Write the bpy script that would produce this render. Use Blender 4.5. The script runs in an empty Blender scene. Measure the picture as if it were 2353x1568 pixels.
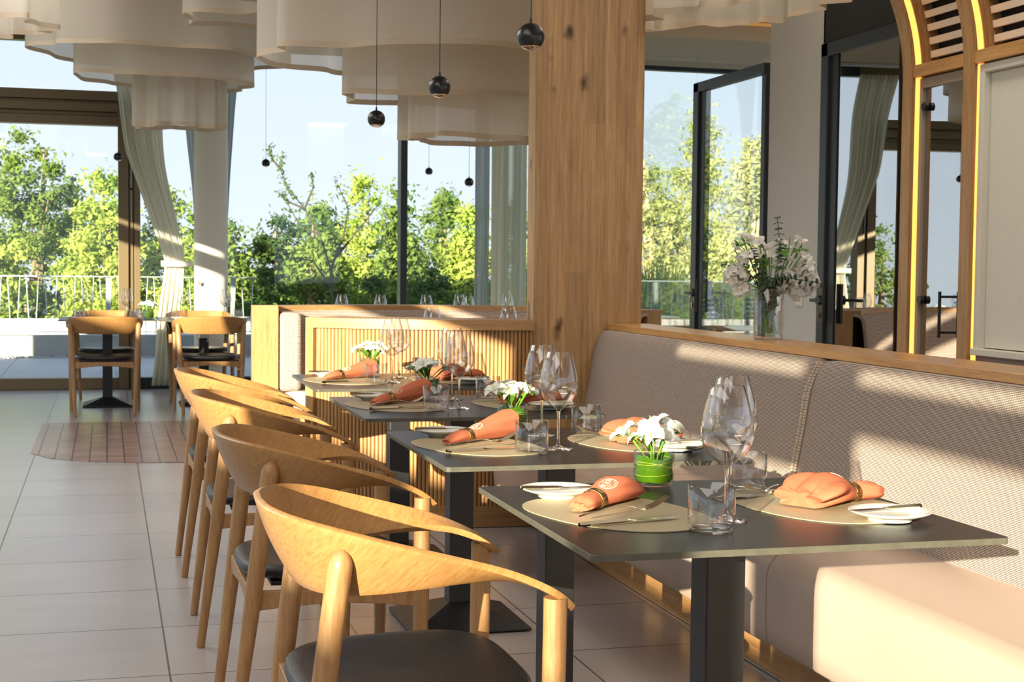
import bpy, math, random
import numpy as np
from mathutils import Vector, Matrix
PI = math.pi
sc = bpy.context.scene
COL = sc.collection

# ------------------------------------------------------------------ camera
H_CAM = 1.22
yaw, pit, rol = [math.radians(a) for a in (15.25, 2.85, 0.6)]
cy_, sy_, cp_, sp_ = math.cos(yaw), math.sin(yaw), math.cos(pit), math.sin(pit)
F = Vector((sy_ * cp_, cy_ * cp_, -sp_)); R0 = Vector((cy_, -sy_, 0)); U0 = R0.cross(F)
RR = R0 * math.cos(rol) + U0 * math.sin(rol); UU = -R0 * math.sin(rol) + U0 * math.cos(rol)
cam = bpy.data.cameras.new('camera'); camo = bpy.data.objects.new('camera', cam); COL.objects.link(camo)
m = Matrix((RR, UU, -F)).transposed().to_4x4(); m.translation = (0, 0, H_CAM); camo.matrix_world = m
cam.sensor_width = 36; cam.lens = 36 * 3420 / 2353; cam.clip_start = .05; cam.clip_end = 500
cam.dof.use_dof = True; cam.dof.focus_distance = 3.3; cam.dof.aperture_fstop = 16
sc.camera = camo

# ------------------------------------------------------------------ light
sc.view_settings.view_transform = 'Standard'; sc.view_settings.look = 'None'
sc.view_settings.exposure = 0.28; sc.view_settings.gamma = 1; sc.view_settings.use_curve_mapping = False
sc.cycles.transparent_max_bounces = 40; sc.cycles.max_bounces = 14; sc.cycles.diffuse_bounces = 6
sc.cycles.transmission_bounces = 12; sc.cycles.glossy_bounces = 6
sc.cycles.sample_clamp_indirect = 6
w = bpy.data.worlds.new('sky'); sc.world = w; w.use_nodes = True
nt = w.node_tree; bg = nt.nodes['Background']
tc = nt.nodes.new('ShaderNodeTexCoord'); sx = nt.nodes.new('ShaderNodeSeparateXYZ'); cr = nt.nodes.new('ShaderNodeValToRGB')
nt.links.new(tc.outputs['Generated'], sx.inputs[0]); nt.links.new(sx.outputs['Z'], cr.inputs[0]); nt.links.new(cr.outputs[0], bg.inputs[0])
cr.color_ramp.elements[0].position = 0.0; cr.color_ramp.elements[0].color = (.84, .90, 1.0, 1)
cr.color_ramp.elements[1].position = .5; cr.color_ramp.elements[1].color = (.56, .72, 1.0, 1)
e = cr.color_ramp.elements.new(.12); e.color = (.76, .84, 1.0, 1)
SKY = 1.02
bg.inputs[1].default_value = SKY
SUN_DIR = Vector((2.9, 4.1, -1.0))
sl = bpy.data.lights.new('sun', 'SUN'); sl.energy = 17.0; sl.color = (1.0, .86, .67); sl.angle = math.radians(.28)
so = bpy.data.objects.new('sun', sl); COL.objects.link(so)
so.rotation_euler = SUN_DIR.to_track_quat('-Z', 'Y').to_euler(); so.location = (-20, -28, 12)
# added fill: unseen area lights under the ceiling that lift the interior
def ceiling_fill(x, y, sx_, sy2, power, z=3.36, col=(1, .90, .76)):
    l = bpy.data.lights.new('ceiling_fill', 'AREA'); l.shape = 'RECTANGLE'; l.size = sx_; l.size_y = sy2
    l.energy = power; l.color = col
    o = bpy.data.objects.new('ceiling_fill', l); COL.objects.link(o); o.location = (x, y, z); return o
ceiling_fill(-1.5, 1.0, 3.0, 5.0, 130, col=(1, .95, .90))
ceiling_fill(2.6, 3.4, 1.6, 4.0, 8)
ceiling_fill(-1.6, 8.0, 2.5, 5.0, 150, col=(1, .96, .92))
ceiling_fill(3.2, 5.6, .7, 3.4, 34)
ceiling_fill(5.6, 9.5, 2.2, 4.0, 60)

# ------------------------------------------------------------------ helpers
class MB:
    def __init__(s): s.v = []; s.f = []; s.mi = []; s.cur = 0
    def add(s, vs, fs):
        b = len(s.v); s.v += [tuple(p) for p in vs]
        for f in fs: s.f.append(tuple(i + b for i in f)); s.mi.append(s.cur)
    def box(s, x0, x1, y0, y1, z0, z1):
        s.add([(x0,y0,z0),(x1,y0,z0),(x1,y1,z0),(x0,y1,z0),(x0,y0,z1),(x1,y0,z1),(x1,y1,z1),(x0,y1,z1)],
              [(0,3,2,1),(4,5,6,7),(0,1,5,4),(1,2,6,5),(2,3,7,6),(3,0,4,7)]); return s
    def prism(s, pts, z0, z1):
        n = len(pts); s.add([(p[0],p[1],z0) for p in pts] + [(p[0],p[1],z1) for p in pts],
            [tuple(range(n))[::-1], tuple(range(n, 2*n))] + [(i,(i+1)%n,(i+1)%n+n,i+n) for i in range(n)]); return s
    def lathe(s, prof, seg=32, c=(0,0,0), close=False):
        n = len(prof); vs = []
        for (r, z) in prof:
            for k in range(seg):
                a = 2*PI*k/seg; vs.append((c[0]+r*math.cos(a), c[1]+r*math.sin(a), c[2]+z))
        fs = []
        rng = n if close else n-1
        for i in range(rng):
            j = (i+1) % n
            for k in range(seg): k2 = (k+1) % seg; fs.append((i*seg+k, i*seg+k2, j*seg+k2, j*seg+k))
        s.add(vs, fs); return s
    def tube(s, pts, rad, seg=8, caps=True):
        pts = [Vector(p) for p in pts]; n = len(pts)
        if not hasattr(rad, '__len__'): rad = [rad]*n
        vs = []; prev = None
        for i, p in enumerate(pts):
            t = (pts[min(i+1,n-1)] - pts[max(i-1,0)]).normalized()
            if prev is None:
                a = Vector((0,0,1)) if abs(t.z) < .9 else Vector((1,0,0)); u = t.cross(a).normalized()
            else: u = (prev - t*prev.dot(t)).normalized()
            prev = u; v = t.cross(u)
            for k in range(seg):
                a = 2*PI*k/seg; vs.append(p + (u*math.cos(a)+v*math.sin(a))*rad[i])
        fs = [(i*seg+k, i*seg+(k+1)%seg, (i+1)*seg+(k+1)%seg, (i+1)*seg+k) for i in range(n-1) for k in range(seg)]
        if caps: fs += [tuple(range(seg))[::-1], tuple(range((n-1)*seg, n*seg))]
        s.add(vs, fs); return s
    def grid(s, P, closed_u=False):
        nu, nv = len(P), len(P[0]); vs = [p for row in P for p in row]
        fs = [(i*nv+j, i*nv+j+1, ((i+1)%nu)*nv+j+1, ((i+1)%nu)*nv+j) for i in range(nu if closed_u else nu-1) for j in range(nv-1)]
        s.add(vs, fs); return s
    def arc(s, c, r0, r1, a0, a1, z0, z1, n=32):
        """solid ring segment between two radii; angles in degrees"""
        A = [math.radians(a0+(a1-a0)*i/n) for i in range(n+1)]
        P = []
        for a in A:
            ca, sa = math.cos(a), math.sin(a)
            P.append([(c[0]+r0*ca,c[1]+r0*sa,z0),(c[0]+r1*ca,c[1]+r1*sa,z0),(c[0]+r1*ca,c[1]+r1*sa,z1),(c[0]+r0*ca,c[1]+r0*sa,z1)])
        vs = [p for q in P for p in q]
        fs = [(4*i+k, 4*i+(k+1)%4, 4*i+4+(k+1)%4, 4*i+4+k) for i in range(n) for k in range(4)] + [(3,2,1,0), (4*n,4*n+1,4*n+2,4*n+3)]
        s.add(vs, fs); return s
    def xf(s, M, start=0):
        for i in range(start, len(s.v)): s.v[i] = tuple(M @ Vector(s.v[i]))
        return s
    def build(s, name, mat, parent=None, smooth=True, bevel=0, angle=40, solid=0, sub=0, uv=None):
        me = bpy.data.meshes.new(name); me.from_pydata(s.v, [], s.f); me.update()
        for mm in (mat if isinstance(mat, (list, tuple)) else [mat]): me.materials.append(mm)
        if isinstance(mat, (list, tuple)):
            me.polygons.foreach_set('material_index', s.mi)
        if smooth:
            me.polygons.foreach_set('use_smooth', [True]*len(me.polygons)); me.set_sharp_from_angle(angle=math.radians(angle))
        o = bpy.data.objects.new(name, me); COL.objects.link(o)
        if parent: o.parent = parent
        if solid: d = o.modifiers.new('s', 'SOLIDIFY'); d.thickness = solid; d.offset = 0
        if bevel: d = o.modifiers.new('b', 'BEVEL'); d.width = bevel; d.segments = 2; d.limit_method = 'ANGLE'
        if sub: d = o.modifiers.new('u', 'SUBSURF'); d.levels = sub; d.render_levels = sub
        return o
def rbox(x0,x1,y0,y1,z0,z1): return MB().box(x0,x1,y0,y1,z0,z1)
def tag(o, label, cat, group=None, kind=None):
    o['label'] = label; o['category'] = cat
    if group: o['group'] = group
    if kind: o['kind'] = kind
    return o
def struct(o): o['kind'] = 'structure'; return o
def empty(name, loc=(0,0,0), rz=0):
    o = bpy.data.objects.new(name, None); COL.objects.link(o); o.location = loc; o.rotation_euler = (0,0,rz)
    o.empty_display_size = .05; return o
KIDS = {}
def copy_tree(o, parent=None):
    c = o.copy(); COL.objects.link(c)
    if parent: c.parent = parent
    for ch in list(o.children): copy_tree(ch, c)
    return c
def smooth01(t): t = max(0, min(1, t)); return t*t*(3-2*t)
def interp(tab, t):
    for i in range(len(tab)-1):
        a, b = tab[i], tab[i+1]
        if t <= b[0]:
            u = (t-a[0])/(b[0]-a[0]); return [a[k]+(b[k]-a[k])*u for k in range(1, len(a))]
    return list(tab[-1][1:])
def catmull(tab, t):
    n = len(tab)
    for i in range(n-1):
        if t <= tab[i+1][0] or i == n-2:
            p0, p1, p2, p3 = tab[max(i-1,0)], tab[i], tab[i+1], tab[min(i+2,n-1)]
            h = p2[0]-p1[0]; u = (t-p1[0])/h; out = []
            for k in range(1, len(p1)):
                m1 = (p2[k]-p0[k])/((p2[0]-p0[0]) or 1)*h; m2 = (p3[k]-p1[k])/((p3[0]-p1[0]) or 1)*h
                out.append((2*u**3-3*u*u+1)*p1[k]+(u**3-2*u*u+u)*m1+(-2*u**3+3*u*u)*p2[k]+(u**3-u*u)*m2)
            return out

# ------------------------------------------------------------------ materials
def srgb(r, g, b): return tuple(((c/255/12.92) if c/255 <= .04045 else ((c/255+.055)/1.055)**2.4) for c in (r, g, b)) + (1,)
def newmat(name):
    m = bpy.data.materials.new(name); m.use_nodes = True; n = m.node_tree; b = n.nodes['Principled BSDF']; return m, n, b
def N(n, t, **kw):
    x = n.nodes.new(t)
    for k, v in kw.items(): setattr(x, k, v)
    return x
def plain(name, c, rough=.5, metal=0, spec=.5, noise=0, nscale=30, bump=0, bscale=200, coat=0):
    m, n, b = newmat(name); b.inputs['Base Color'].default_value = c; b.inputs['Roughness'].default_value = rough
    b.inputs['Metallic'].default_value = metal; b.inputs['Specular IOR Level'].default_value = spec; b.inputs['Coat Weight'].default_value = coat
    g = N(n, 'ShaderNodeTexCoord')
    if noise:
        t = N(n, 'ShaderNodeTexNoise'); t.inputs['Scale'].default_value = nscale; t.inputs['Detail'].default_value = 4; n.links.new(g.outputs['Object'], t.inputs['Vector'])
        mx = N(n, 'ShaderNodeMix', data_type='RGBA'); mx.inputs[6].default_value = tuple(x*(1-noise) for x in c[:3])+(1,); mx.inputs[7].default_value = tuple(min(1,x*(1+noise)) for x in c[:3])+(1,)
        n.links.new(t.outputs[0], mx.inputs[0]); n.links.new(mx.outputs[2], b.inputs['Base Color'])
    if bump:
        t = N(n, 'ShaderNodeTexNoise'); t.inputs['Scale'].default_value = bscale; t.inputs['Detail'].default_value = 3; n.links.new(g.outputs['Object'], t.inputs['Vector'])
        bp = N(n, 'ShaderNodeBump'); bp.inputs['Strength'].default_value = bump; bp.inputs['Distance'].default_value = .002
        n.links.new(t.outputs[0], bp.inputs['Height']); n.links.new(bp.outputs[0], b.inputs['Normal'])
    return m
def wood(name, c1, c2, stretch=(12, 12, .8), rough=.42, knots=False, scale=4, rot=(0,0,0)):
    m, n, b = newmat(name); b.inputs['Roughness'].default_value = rough
    g = N(n, 'ShaderNodeTexCoord'); mp = N(n, 'ShaderNodeMapping'); mp.inputs['Scale'].default_value = stretch; mp.vector_type = 'POINT'
    ro = N(n, 'ShaderNodeMapping'); ro.inputs['Rotation'].default_value = rot; n.links.new(g.outputs['Object'], ro.inputs['Vector'])
    n.links.new(ro.outputs[0], mp.inputs['Vector'])
    t = N(n, 'ShaderNodeTexNoise'); t.inputs['Scale'].default_value = scale; t.inputs['Detail'].default_value = 8; t.inputs['Roughness'].default_value = .65; t.inputs['Distortion'].default_value = .2
    n.links.new(mp.outputs[0], t.inputs['Vector'])
    t2 = N(n, 'ShaderNodeTexNoise'); t2.inputs['Scale'].default_value = scale*5; t2.inputs['Detail'].default_value = 4
    n.links.new(mp.outputs[0], t2.inputs['Vector'])
    ad = N(n, 'ShaderNodeMath', operation='MULTIPLY_ADD'); ad.inputs[1].default_value = .45; n.links.new(t2.outputs[0], ad.inputs[0]); n.links.new(t.outputs[0], ad.inputs[2])
    cr = N(n, 'ShaderNodeValToRGB'); cr.color_ramp.elements[0].position = .5; cr.color_ramp.elements[0].color = c2
    cr.color_ramp.elements[1].position = .95; cr.color_ramp.elements[1].color = c1
    n.links.new(ad.outputs[0], cr.inputs[0]); out = cr.outputs[0]
    if knots:
        mp2 = N(n, 'ShaderNodeMapping'); mp2.inputs['Scale'].default_value = (3.4, 3.4, 1.5); n.links.new(g.outputs['Object'], mp2.inputs['Vector'])
        dn = N(n, 'ShaderNodeTexNoise'); dn.inputs['Scale'].default_value = 9; n.links.new(g.outputs['Object'], dn.inputs['Vector'])
        va = N(n, 'ShaderNodeVectorMath', operation='MULTIPLY_ADD'); va.inputs[1].default_value = (.22, .22, .3)
        n.links.new(dn.outputs['Color'], va.inputs[0]); n.links.new(mp2.outputs[0], va.inputs[2])
        vo = N(n, 'ShaderNodeTexVoronoi'); vo.inputs['Scale'].default_value = 2.3; n.links.new(va.outputs[0], vo.inputs['Vector'])
        kr = N(n, 'ShaderNodeValToRGB'); kr.color_ramp.elements[0].position = .05; kr.color_ramp.elements[0].color = (1,1,1,1); kr.color_ramp.elements[1].position = .22; kr.color_ramp.elements[1].color = (0,0,0,1)
        n.links.new(vo.outputs['Distance'], kr.inputs[0])
        mx = N(n, 'ShaderNodeMix', data_type='RGBA'); mx.inputs[7].default_value = srgb(74, 40, 16); n.links.new(kr.outputs[0], mx.inputs[0]); n.links.new(out, mx.inputs[6]); out = mx.outputs[2]
        # glued staves: faint vertical board joints
        br = N(n, 'ShaderNodeTexBrick'); br.inputs['Scale'].default_value = 1; br.inputs['Brick Width'].default_value = 1.9; br.inputs['Row Height'].default_value = .095; br.inputs['Mortar Size'].default_value = .0
        br.inputs['Color1'].default_value = (.80,.80,.80,1); br.inputs['Color2'].default_value = (1.12,1.08,1.04,1); br.offset = .37
        cx = N(n, 'ShaderNodeSeparateXYZ'); cb = N(n, 'ShaderNodeCombineXYZ'); n.links.new(g.outputs['Object'], cx.inputs[0])
        n.links.new(cx.outputs['Z'], cb.inputs['X']); n.links.new(cx.outputs['X'], cb.inputs['Y']); n.links.new(cb.outputs[0], br.inputs['Vector'])
        mu = N(n, 'ShaderNodeMix', data_type='RGBA', blend_type='MULTIPLY'); mu.inputs[0].default_value = .8; n.links.new(out, mu.inputs[6]); n.links.new(br.outputs[0], mu.inputs[7]); out = mu.outputs[2]
    n.links.new(out, b.inputs['Base Color'])
    bp = N(n, 'ShaderNodeBump'); bp.inputs['Strength'].default_value = .15; bp.inputs['Distance'].default_value = .001; n.links.new(ad.outputs[0], bp.inputs['Height']); n.links.new(bp.outputs[0], b.inputs['Normal'])
    return m
def thin_glass(name, tint=(1,1,1,1), ior=1.45, boost=1.0, base=0.0, rough=0):
    m, n, b = newmat(name); n.nodes.remove(b); out = n.nodes['Material Output']
    t = N(n, 'ShaderNodeBsdfTransparent'); t.inputs[0].default_value = tint; g = N(n, 'ShaderNodeBsdfGlossy'); g.inputs['Roughness'].default_value = rough
    f = N(n, 'ShaderNodeFresnel'); ge = N(n, 'ShaderNodeNewGeometry'); mi_ = N(n, 'ShaderNodeMath', operation='MULTIPLY_ADD')
    mi_.inputs[1].default_value = 1/ior-ior; mi_.inputs[2].default_value = ior; n.links.new(ge.outputs['Backfacing'], mi_.inputs[0]); n.links.new(mi_.outputs[0], f.inputs[0])
    ma = N(n, 'ShaderNodeMath', operation='MULTIPLY_ADD'); ma.inputs[1].default_value = boost; ma.inputs[2].default_value = base; ma.use_clamp = True
    n.links.new(f.outputs[0], ma.inputs[0]); mx = N(n, 'ShaderNodeMixShader'); n.links.new(ma.outputs[0], mx.inputs[0]); n.links.new(t.outputs[0], mx.inputs[1]); n.links.new(g.outputs[0], mx.inputs[2]); n.links.new(mx.outputs[0], out.inputs[0])
    return m
def fabric(name, c, trans=.35, hole=.0, scale=900, noise=.06):
    """woven cloth: diffuse + translucent, open weave lets some light straight through"""
    m, n, b = newmat(name); n.nodes.remove(b); out = n.nodes['Material Output']
    g = N(n, 'ShaderNodeTexCoord'); t = N(n, 'ShaderNodeTexNoise'); mp = N(n, 'ShaderNodeMapping'); mp.inputs['Scale'].default_value = (3, 3, 60)
    n.links.new(g.outputs['Object'], mp.inputs[0]); n.links.new(mp.outputs[0], t.inputs['Vector']); t.inputs['Scale'].default_value = 4; t.inputs['Detail'].default_value = 4
    mx = N(n, 'ShaderNodeMix', data_type='RGBA'); mx.inputs[6].default_value = tuple(x*(1-noise) for x in c[:3])+(1,); mx.inputs[7].default_value = tuple(min(1, x*(1+noise)) for x in c[:3])+(1,); n.links.new(t.outputs[0], mx.inputs[0])
    d = N(n, 'ShaderNodeBsdfDiffuse'); tr = N(n, 'ShaderNodeBsdfTranslucent'); n.links.new(mx.outputs[2], d.inputs[0]); n.links.new(mx.outputs[2], tr.inputs[0])
    a = N(n, 'ShaderNodeMixShader'); a.inputs[0].default_value = trans; n.links.new(d.outputs[0], a.inputs[1]); n.links.new(tr.outputs[0], a.inputs[2]); last = a
    if hole:
        tp = N(n, 'ShaderNodeBsdfTransparent'); b2 = N(n, 'ShaderNodeMixShader'); b2.inputs[0].default_value = hole; n.links.new(a.outputs[0], b2.inputs[1]); n.links.new(tp.outputs[0], b2.inputs[2]); last = b2
    n.links.new(last.outputs[0], out.inputs[0]); return m
def woven(name, light, dark, u='Y', wx=.0078, wz=.0042):
    m, n, b = newmat(name); b.inputs['Roughness'].default_value = .85; b.inputs['Specular IOR Level'].default_value = .2
    g = N(n, 'ShaderNodeTexCoord'); cx = N(n, 'ShaderNodeSeparateXYZ'); cb = N(n, 'ShaderNodeCombineXYZ'); n.links.new(g.outputs['Object'], cx.inputs[0])
    n.links.new(cx.outputs[u], cb.inputs['X']); n.links.new(cx.outputs['Z'], cb.inputs['Y'])
    br = N(n, 'ShaderNodeTexBrick'); br.inputs['Scale'].default_value = 1; br.inputs['Brick Width'].default_value = wx; br.inputs['Row Height'].default_value = wz
    br.inputs['Mortar Size'].default_value = wz*.30; br.inputs['Mortar Smooth'].default_value = .6; br.inputs['Color1'].default_value = light
    br.inputs['Color2'].default_value = tuple(x*.82 for x in light[:3])+(1,); br.inputs['Mortar'].default_value = dark
    n.links.new(cb.outputs[0], br.inputs['Vector']); n.links.new(br.outputs[0], b.inputs['Base Color'])
    bp = N(n, 'ShaderNodeBump'); bp.invert = True; bp.inputs['Strength'].default_value = .5; bp.inputs['Distance'].default_value = .0012; n.links.new(br.outputs['Fac'], bp.inputs['Height']); n.links.new(bp.outputs[0], b.inputs['Normal'])
    return m
def tiles(name, c1, c2, grout, w, h, ox, oy, gap, rough=.35, offset=0, spec=.5, var=.1):
    m, n, b = newmat(name); b.inputs['Roughness'].default_value = rough; b.inputs['Specular IOR Level'].default_value = spec
    g = N(n, 'ShaderNodeTexCoord'); mp = N(n, 'ShaderNodeMapping'); mp.inputs['Location'].default_value = (-ox, -oy, 0); n.links.new(g.outputs['Object'], mp.inputs[0])
    br = N(n, 'ShaderNodeTexBrick'); br.offset = offset; br.inputs['Scale'].default_value = 1; br.inputs['Brick Width'].default_value = w; br.inputs['Row Height'].default_value = h
    br.inputs['Mortar Size'].default_value = gap; br.inputs['Mortar Smooth'].default_value = .1; br.inputs['Color1'].default_value = c1; br.inputs['Color2'].default_value = c2; br.inputs['Mortar'].default_value = grout
    n.links.new(mp.outputs[0], br.inputs['Vector'])
    t = N(n, 'ShaderNodeTexNoise'); t.inputs['Scale'].default_value = 3; t.inputs['Detail'].default_value = 6; mp2 = N(n, 'ShaderNodeMapping'); mp2.inputs['Scale'].default_value = (.7, 3, 1); n.links.new(g.outputs['Object'], mp2.inputs[0]); n.links.new(mp2.outputs[0], t.inputs['Vector'])
    cr = N(n, 'ShaderNodeValToRGB'); cr.color_ramp.elements[0].position = .3; cr.color_ramp.elements[0].color = (1-var,)*3+(1,); cr.color_ramp.elements[1].position = .7; cr.color_ramp.elements[1].color = (1,1,1,1); n.links.new(t.outputs[0], cr.inputs[0])
    mu = N(n, 'ShaderNodeMix', data_type='RGBA', blend_type='MULTIPLY'); mu.inputs[0].default_value = 1; n.links.new(br.outputs[0], mu.inputs[6]); n.links.new(cr.outputs[0], mu.inputs[7]); n.links.new(mu.outputs[2], b.inputs['Base Color'])
    bp = N(n, 'ShaderNodeBump'); bp.invert = True; bp.inputs['Strength'].default_value = .6; bp.inputs['Distance'].default_value = .002; n.links.new(br.outputs['Fac'], bp.inputs['Height']); n.links.new(bp.outputs[0], b.inputs['Normal'])
    return m
def emit(name, c, s):
    m, n, b = newmat(name); b.inputs['Base Color'].default_value = c; b.inputs['Emission Color'].default_value = c; b.inputs['Emission Strength'].default_value = s; return m
def leafy(name, c1, c2, trans=.45):
    m, n, b = newmat(name); n.nodes.remove(b); out = n.nodes['Material Output']
    g = N(n, 'ShaderNodeTexCoord'); t = N(n, 'ShaderNodeTexNoise'); t.inputs['Scale'].default_value = 1.3; t.inputs['Detail'].default_value = 5; n.links.new(g.outputs['Object'], t.inputs['Vector'])
    cr = N(n, 'ShaderNodeValToRGB'); cr.color_ramp.elements[0].position = .35; cr.color_ramp.elements[0].color = c1; cr.color_ramp.elements[1].position = .65; cr.color_ramp.elements[1].color = c2; n.links.new(t.outputs[0], cr.inputs[0])
    d = N(n, 'ShaderNodeBsdfDiffuse'); tr = N(n, 'ShaderNodeBsdfTranslucent'); n.links.new(cr.outputs[0], d.inputs[0]); n.links.new(cr.outputs[0], tr.inputs[0])
    a = N(n, 'ShaderNodeMixShader'); a.inputs[0].default_value = trans; n.links.new(d.outputs[0], a.inputs[1]); n.links.new(tr.outputs[0], a.inputs[2]); n.links.new(a.outputs[0], out.inputs[0]); return m

OAKC = (srgb(190, 148, 98), srgb(148, 106, 62))
m_oak = wood('oak', *OAKC)
m_oak_h = wood('oak_horizontal', *OAKC, stretch=(.8, .8, 14))
m_oak_y = wood('oak_cap', srgb(208, 160, 102), srgb(168, 118, 66), stretch=(10, .7, 10), rough=.3)
m_oak_col = wood('oak_column', srgb(208, 170, 120), srgb(152, 114, 72), stretch=(16, 16, .6), rough=.5, knots=True, scale=3)
m_ply = wood('bent_oak_veneer', srgb(172, 130, 78), srgb(142, 99, 52), stretch=(46, 14, 1.6), rough=.36, scale=4, rot=(0, math.radians(-38), 0))
m_leg = wood('oak_leg', srgb(172, 132, 86), srgb(132, 94, 54), stretch=(16, 16, 1.2), rough=.45)
m_leather = plain('black_leather', srgb(17, 17, 19), .40, bump=.5, bscale=420)
m_metal = plain('black_powder_coat', srgb(26, 26, 28), .42, bump=.1, bscale=900)
m_top = plain('dark_slate_laminate', srgb(30, 28, 28), .32, spec=.25, noise=.18, nscale=60, bump=.04, bscale=300)
m_topedge = plain('slate_edge', srgb(78, 76, 64), .5, noise=.35, nscale=40)
m_mat = plain('leatherette', srgb(160, 146, 116), .5, noise=.05, bump=.1, bscale=900)
m_napkin = plain('terracotta_linen', srgb(186, 106, 76), .9, noise=.06, nscale=200, bump=.35, bscale=1300, spec=.15)
m_thread = plain('cream_thread', srgb(240, 222, 196), .7)
m_brass = plain('brushed_brass', srgb(170, 146, 92), .28, 1.0)
m_steel = plain('polished_steel', srgb(206, 198, 180), .14, 1.0)
m_plate = plain('white_porcelain', srgb(238, 238, 228), .12, coat=.5)
m_glass = thin_glass('clear_glass', (.985, .985, .985, 1), 1.5, 1.9, .003)
m_solidglass = plain('solid_glass', (1, 1, 1, 1), 0.0); m_solidglass.node_tree.nodes['Principled BSDF'].inputs['Transmission Weight'].default_value = 1; m_solidglass.node_tree.nodes['Principled BSDF'].inputs['IOR'].default_value = 1.5
m_pane = thin_glass('window_glass', (.95, .975, .96, 1), 1.45, .9, 0)
m_vaseglass = thin_glass('smoked_glass', (.90, .88, .84, 1), 1.5, 1.2, .03)
m_greenleaf = leafy('wrapped_leaf', srgb(66, 120, 14), srgb(110, 165, 30), .3)
m_vein = plain('leaf_edge', srgb(190, 205, 90), .5)
m_petal = fabric('white_petal', srgb(250, 250, 244), .4)
m_petal2 = fabric('cream_petal', srgb(252, 248, 242), .4)
m_stem = plain('green_stem', srgb(96, 140, 44), .5)
m_euc = plain('eucalyptus', srgb(66, 88, 62), .6)
m_shade = fabric('linen_voile', srgb(226, 218, 204), .5, .18)
m_hem = fabric('linen_hem', srgb(206, 190, 168), .22, .0)
m_curtain = fabric('linen_curtain', srgb(248, 246, 236), .5, .05)
m_sheer = fabric('grey_sheer', srgb(206, 212, 210), .4, .22)
m_bronze = plain('bronze_aluminium', srgb(112, 96, 68), .4, .25, noise=.04)
m_anth = plain('anthracite_aluminium', srgb(52, 56, 62), .4, .3)
m_white = plain('warm_white_plaster', srgb(208, 206, 200), .85, noise=.02, nscale=8)
m_colm = plain('column_plaster', srgb(222, 218, 204), .7)
m_ceil = plain('ceiling_plaster', srgb(186, 166, 138), .9, noise=.03)
m_floor = tiles('floor_tiles', srgb(154, 149, 149), srgb(164, 158, 157), srgb(58, 48, 40), .618, .6, .178, 5.67, .0032, rough=.28, spec=1.0)
m_mosaic = tiles('mosaic_tiles', srgb(142, 108, 98), srgb(168, 134, 122), srgb(64, 50, 44), .105, .105, 0, 9.3, .005, rough=.3, var=.25)
m_terr = tiles('terrace_tiles', srgb(150, 152, 156), srgb(160, 162, 166), srgb(96, 96, 98), 1.2, 1.2, .1, 15.2, .006, rough=.6)
m_conc = plain('concrete', srgb(140, 142, 138), .8, noise=.06)
m_pipe = plain('galvanised_steel', srgb(176, 178, 176), .45, .4)
m_weaveY = woven('taupe_weave', srgb(208, 192, 178), srgb(98, 82, 72), 'Y')
m_weaveX = woven('taupe_weave_booth', srgb(218, 200, 184), srgb(124, 102, 90), 'X', .016, .009)
m_tan = plain('taupe_leather', srgb(184, 162, 146), .42, bump=.12, bscale=500)
m_taned = plain('seam_thread', srgb(226, 206, 182), .7)
m_taupe = plain('taupe_lacquer', srgb(158, 140, 122), .5)
m_felt = plain('charcoal_felt', srgb(44, 44, 46), .95, noise=.5, nscale=300)
m_slat = plain('cream_slat', srgb(222, 208, 192), .6)
m_terrz = plain('terrazzo', srgb(220, 216, 204), .6, noise=.12, nscale=160)
m_mauve = plain('mauve_lacquer', srgb(112, 92, 92), .4)
m_led = emit('warm_light_strip', srgb(255, 176, 84), 1.6)
m_darkroom = plain('dark_interior', srgb(42, 46, 44), .8)
m_doorglass = thin_glass('tinted_door_glass', (.34, .38, .36, 1), 1.6, 1.6, .50)
m_bark = plain('bark', srgb(128, 112, 92), .9, noise=.3)
m_black = plain('satin_black', srgb(22, 22, 24), .3)
m_greypart = plain('grey_interior', srgb(120, 116, 110), .8)
m_offwhite = plain('white_plastic', srgb(228, 226, 220), .4)

# ================================================================== THE ROOM
WX, WY, CZ = 3.86, 14.9, 3.42
GZ = -3.0
flo = MB().box(-6.2, 10, -8.5, 15.0, -.12, 0).build('floor', m_floor, smooth=False); struct(flo)
pts = [(-.47, 11.75), (-.47, 9.9), (-.34, 9.62), (-.12, 9.43), (.15, 9.32), (.55, 9.29), (.95, 9.36), (1.2, 9.5)]
mo = MB().prism(pts[::-1] + [(-.47, 11.75)][:0], .0005, .003) if False else MB().prism(pts + [(1.2, 11.75)], .0005, .003)
mo = mo.build('floor_inlay', m_mosaic, smooth=False); struct(mo)
tag(mo, 'inlay of small reddish brown mosaic tiles set in the pale floor', 'floor inlay')
struct(MB().box(-4.9, 10, -8.5, 15.0, CZ, CZ+.18).build('ceiling', m_ceil, smooth=False))
# back window wall -------------------------------------------------
def frame_obj(name, boxes, mat, bevel=.004):
    b = MB()
    for q in boxes: b.box(*q)
    o = b.build(name, mat, smooth=False, bevel=bevel); return struct(o)
w1 = frame_obj('window_1', [(-4.6, .11, WY-.05, WY+.10, 2.534, 2.62), (-4.6, .11, WY-.02, WY+.10, 2.62, 2.66), (-4.6, .316, WY-.09, WY+.10, 2.66, 2.74), (-4.6, .316, WY-.04, WY+.1, 2.74, 2.765), (-4.6, .316, WY-.09, WY+.10, 2.765, 2.855),
                            (-4.6, .11, WY-.06, WY+.08, .003, .11), (-4.6, .316, WY-.06, WY+.06, 3.31, CZ), (-1.95, -1.75, WY-.07, WY+.07, .11, 2.534)], m_bronze)
j = MB().box(.11, .205, WY-.10, WY+.08, .003, 2.66); j.box(.215, .25, WY-.07, WY+.08, .003, 2.66); j.box(.26, .316, WY-.10, WY+.08, .003, 2.66); j.box(.205, .26, WY-.05, WY+.05, .003, 2.66)
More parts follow.
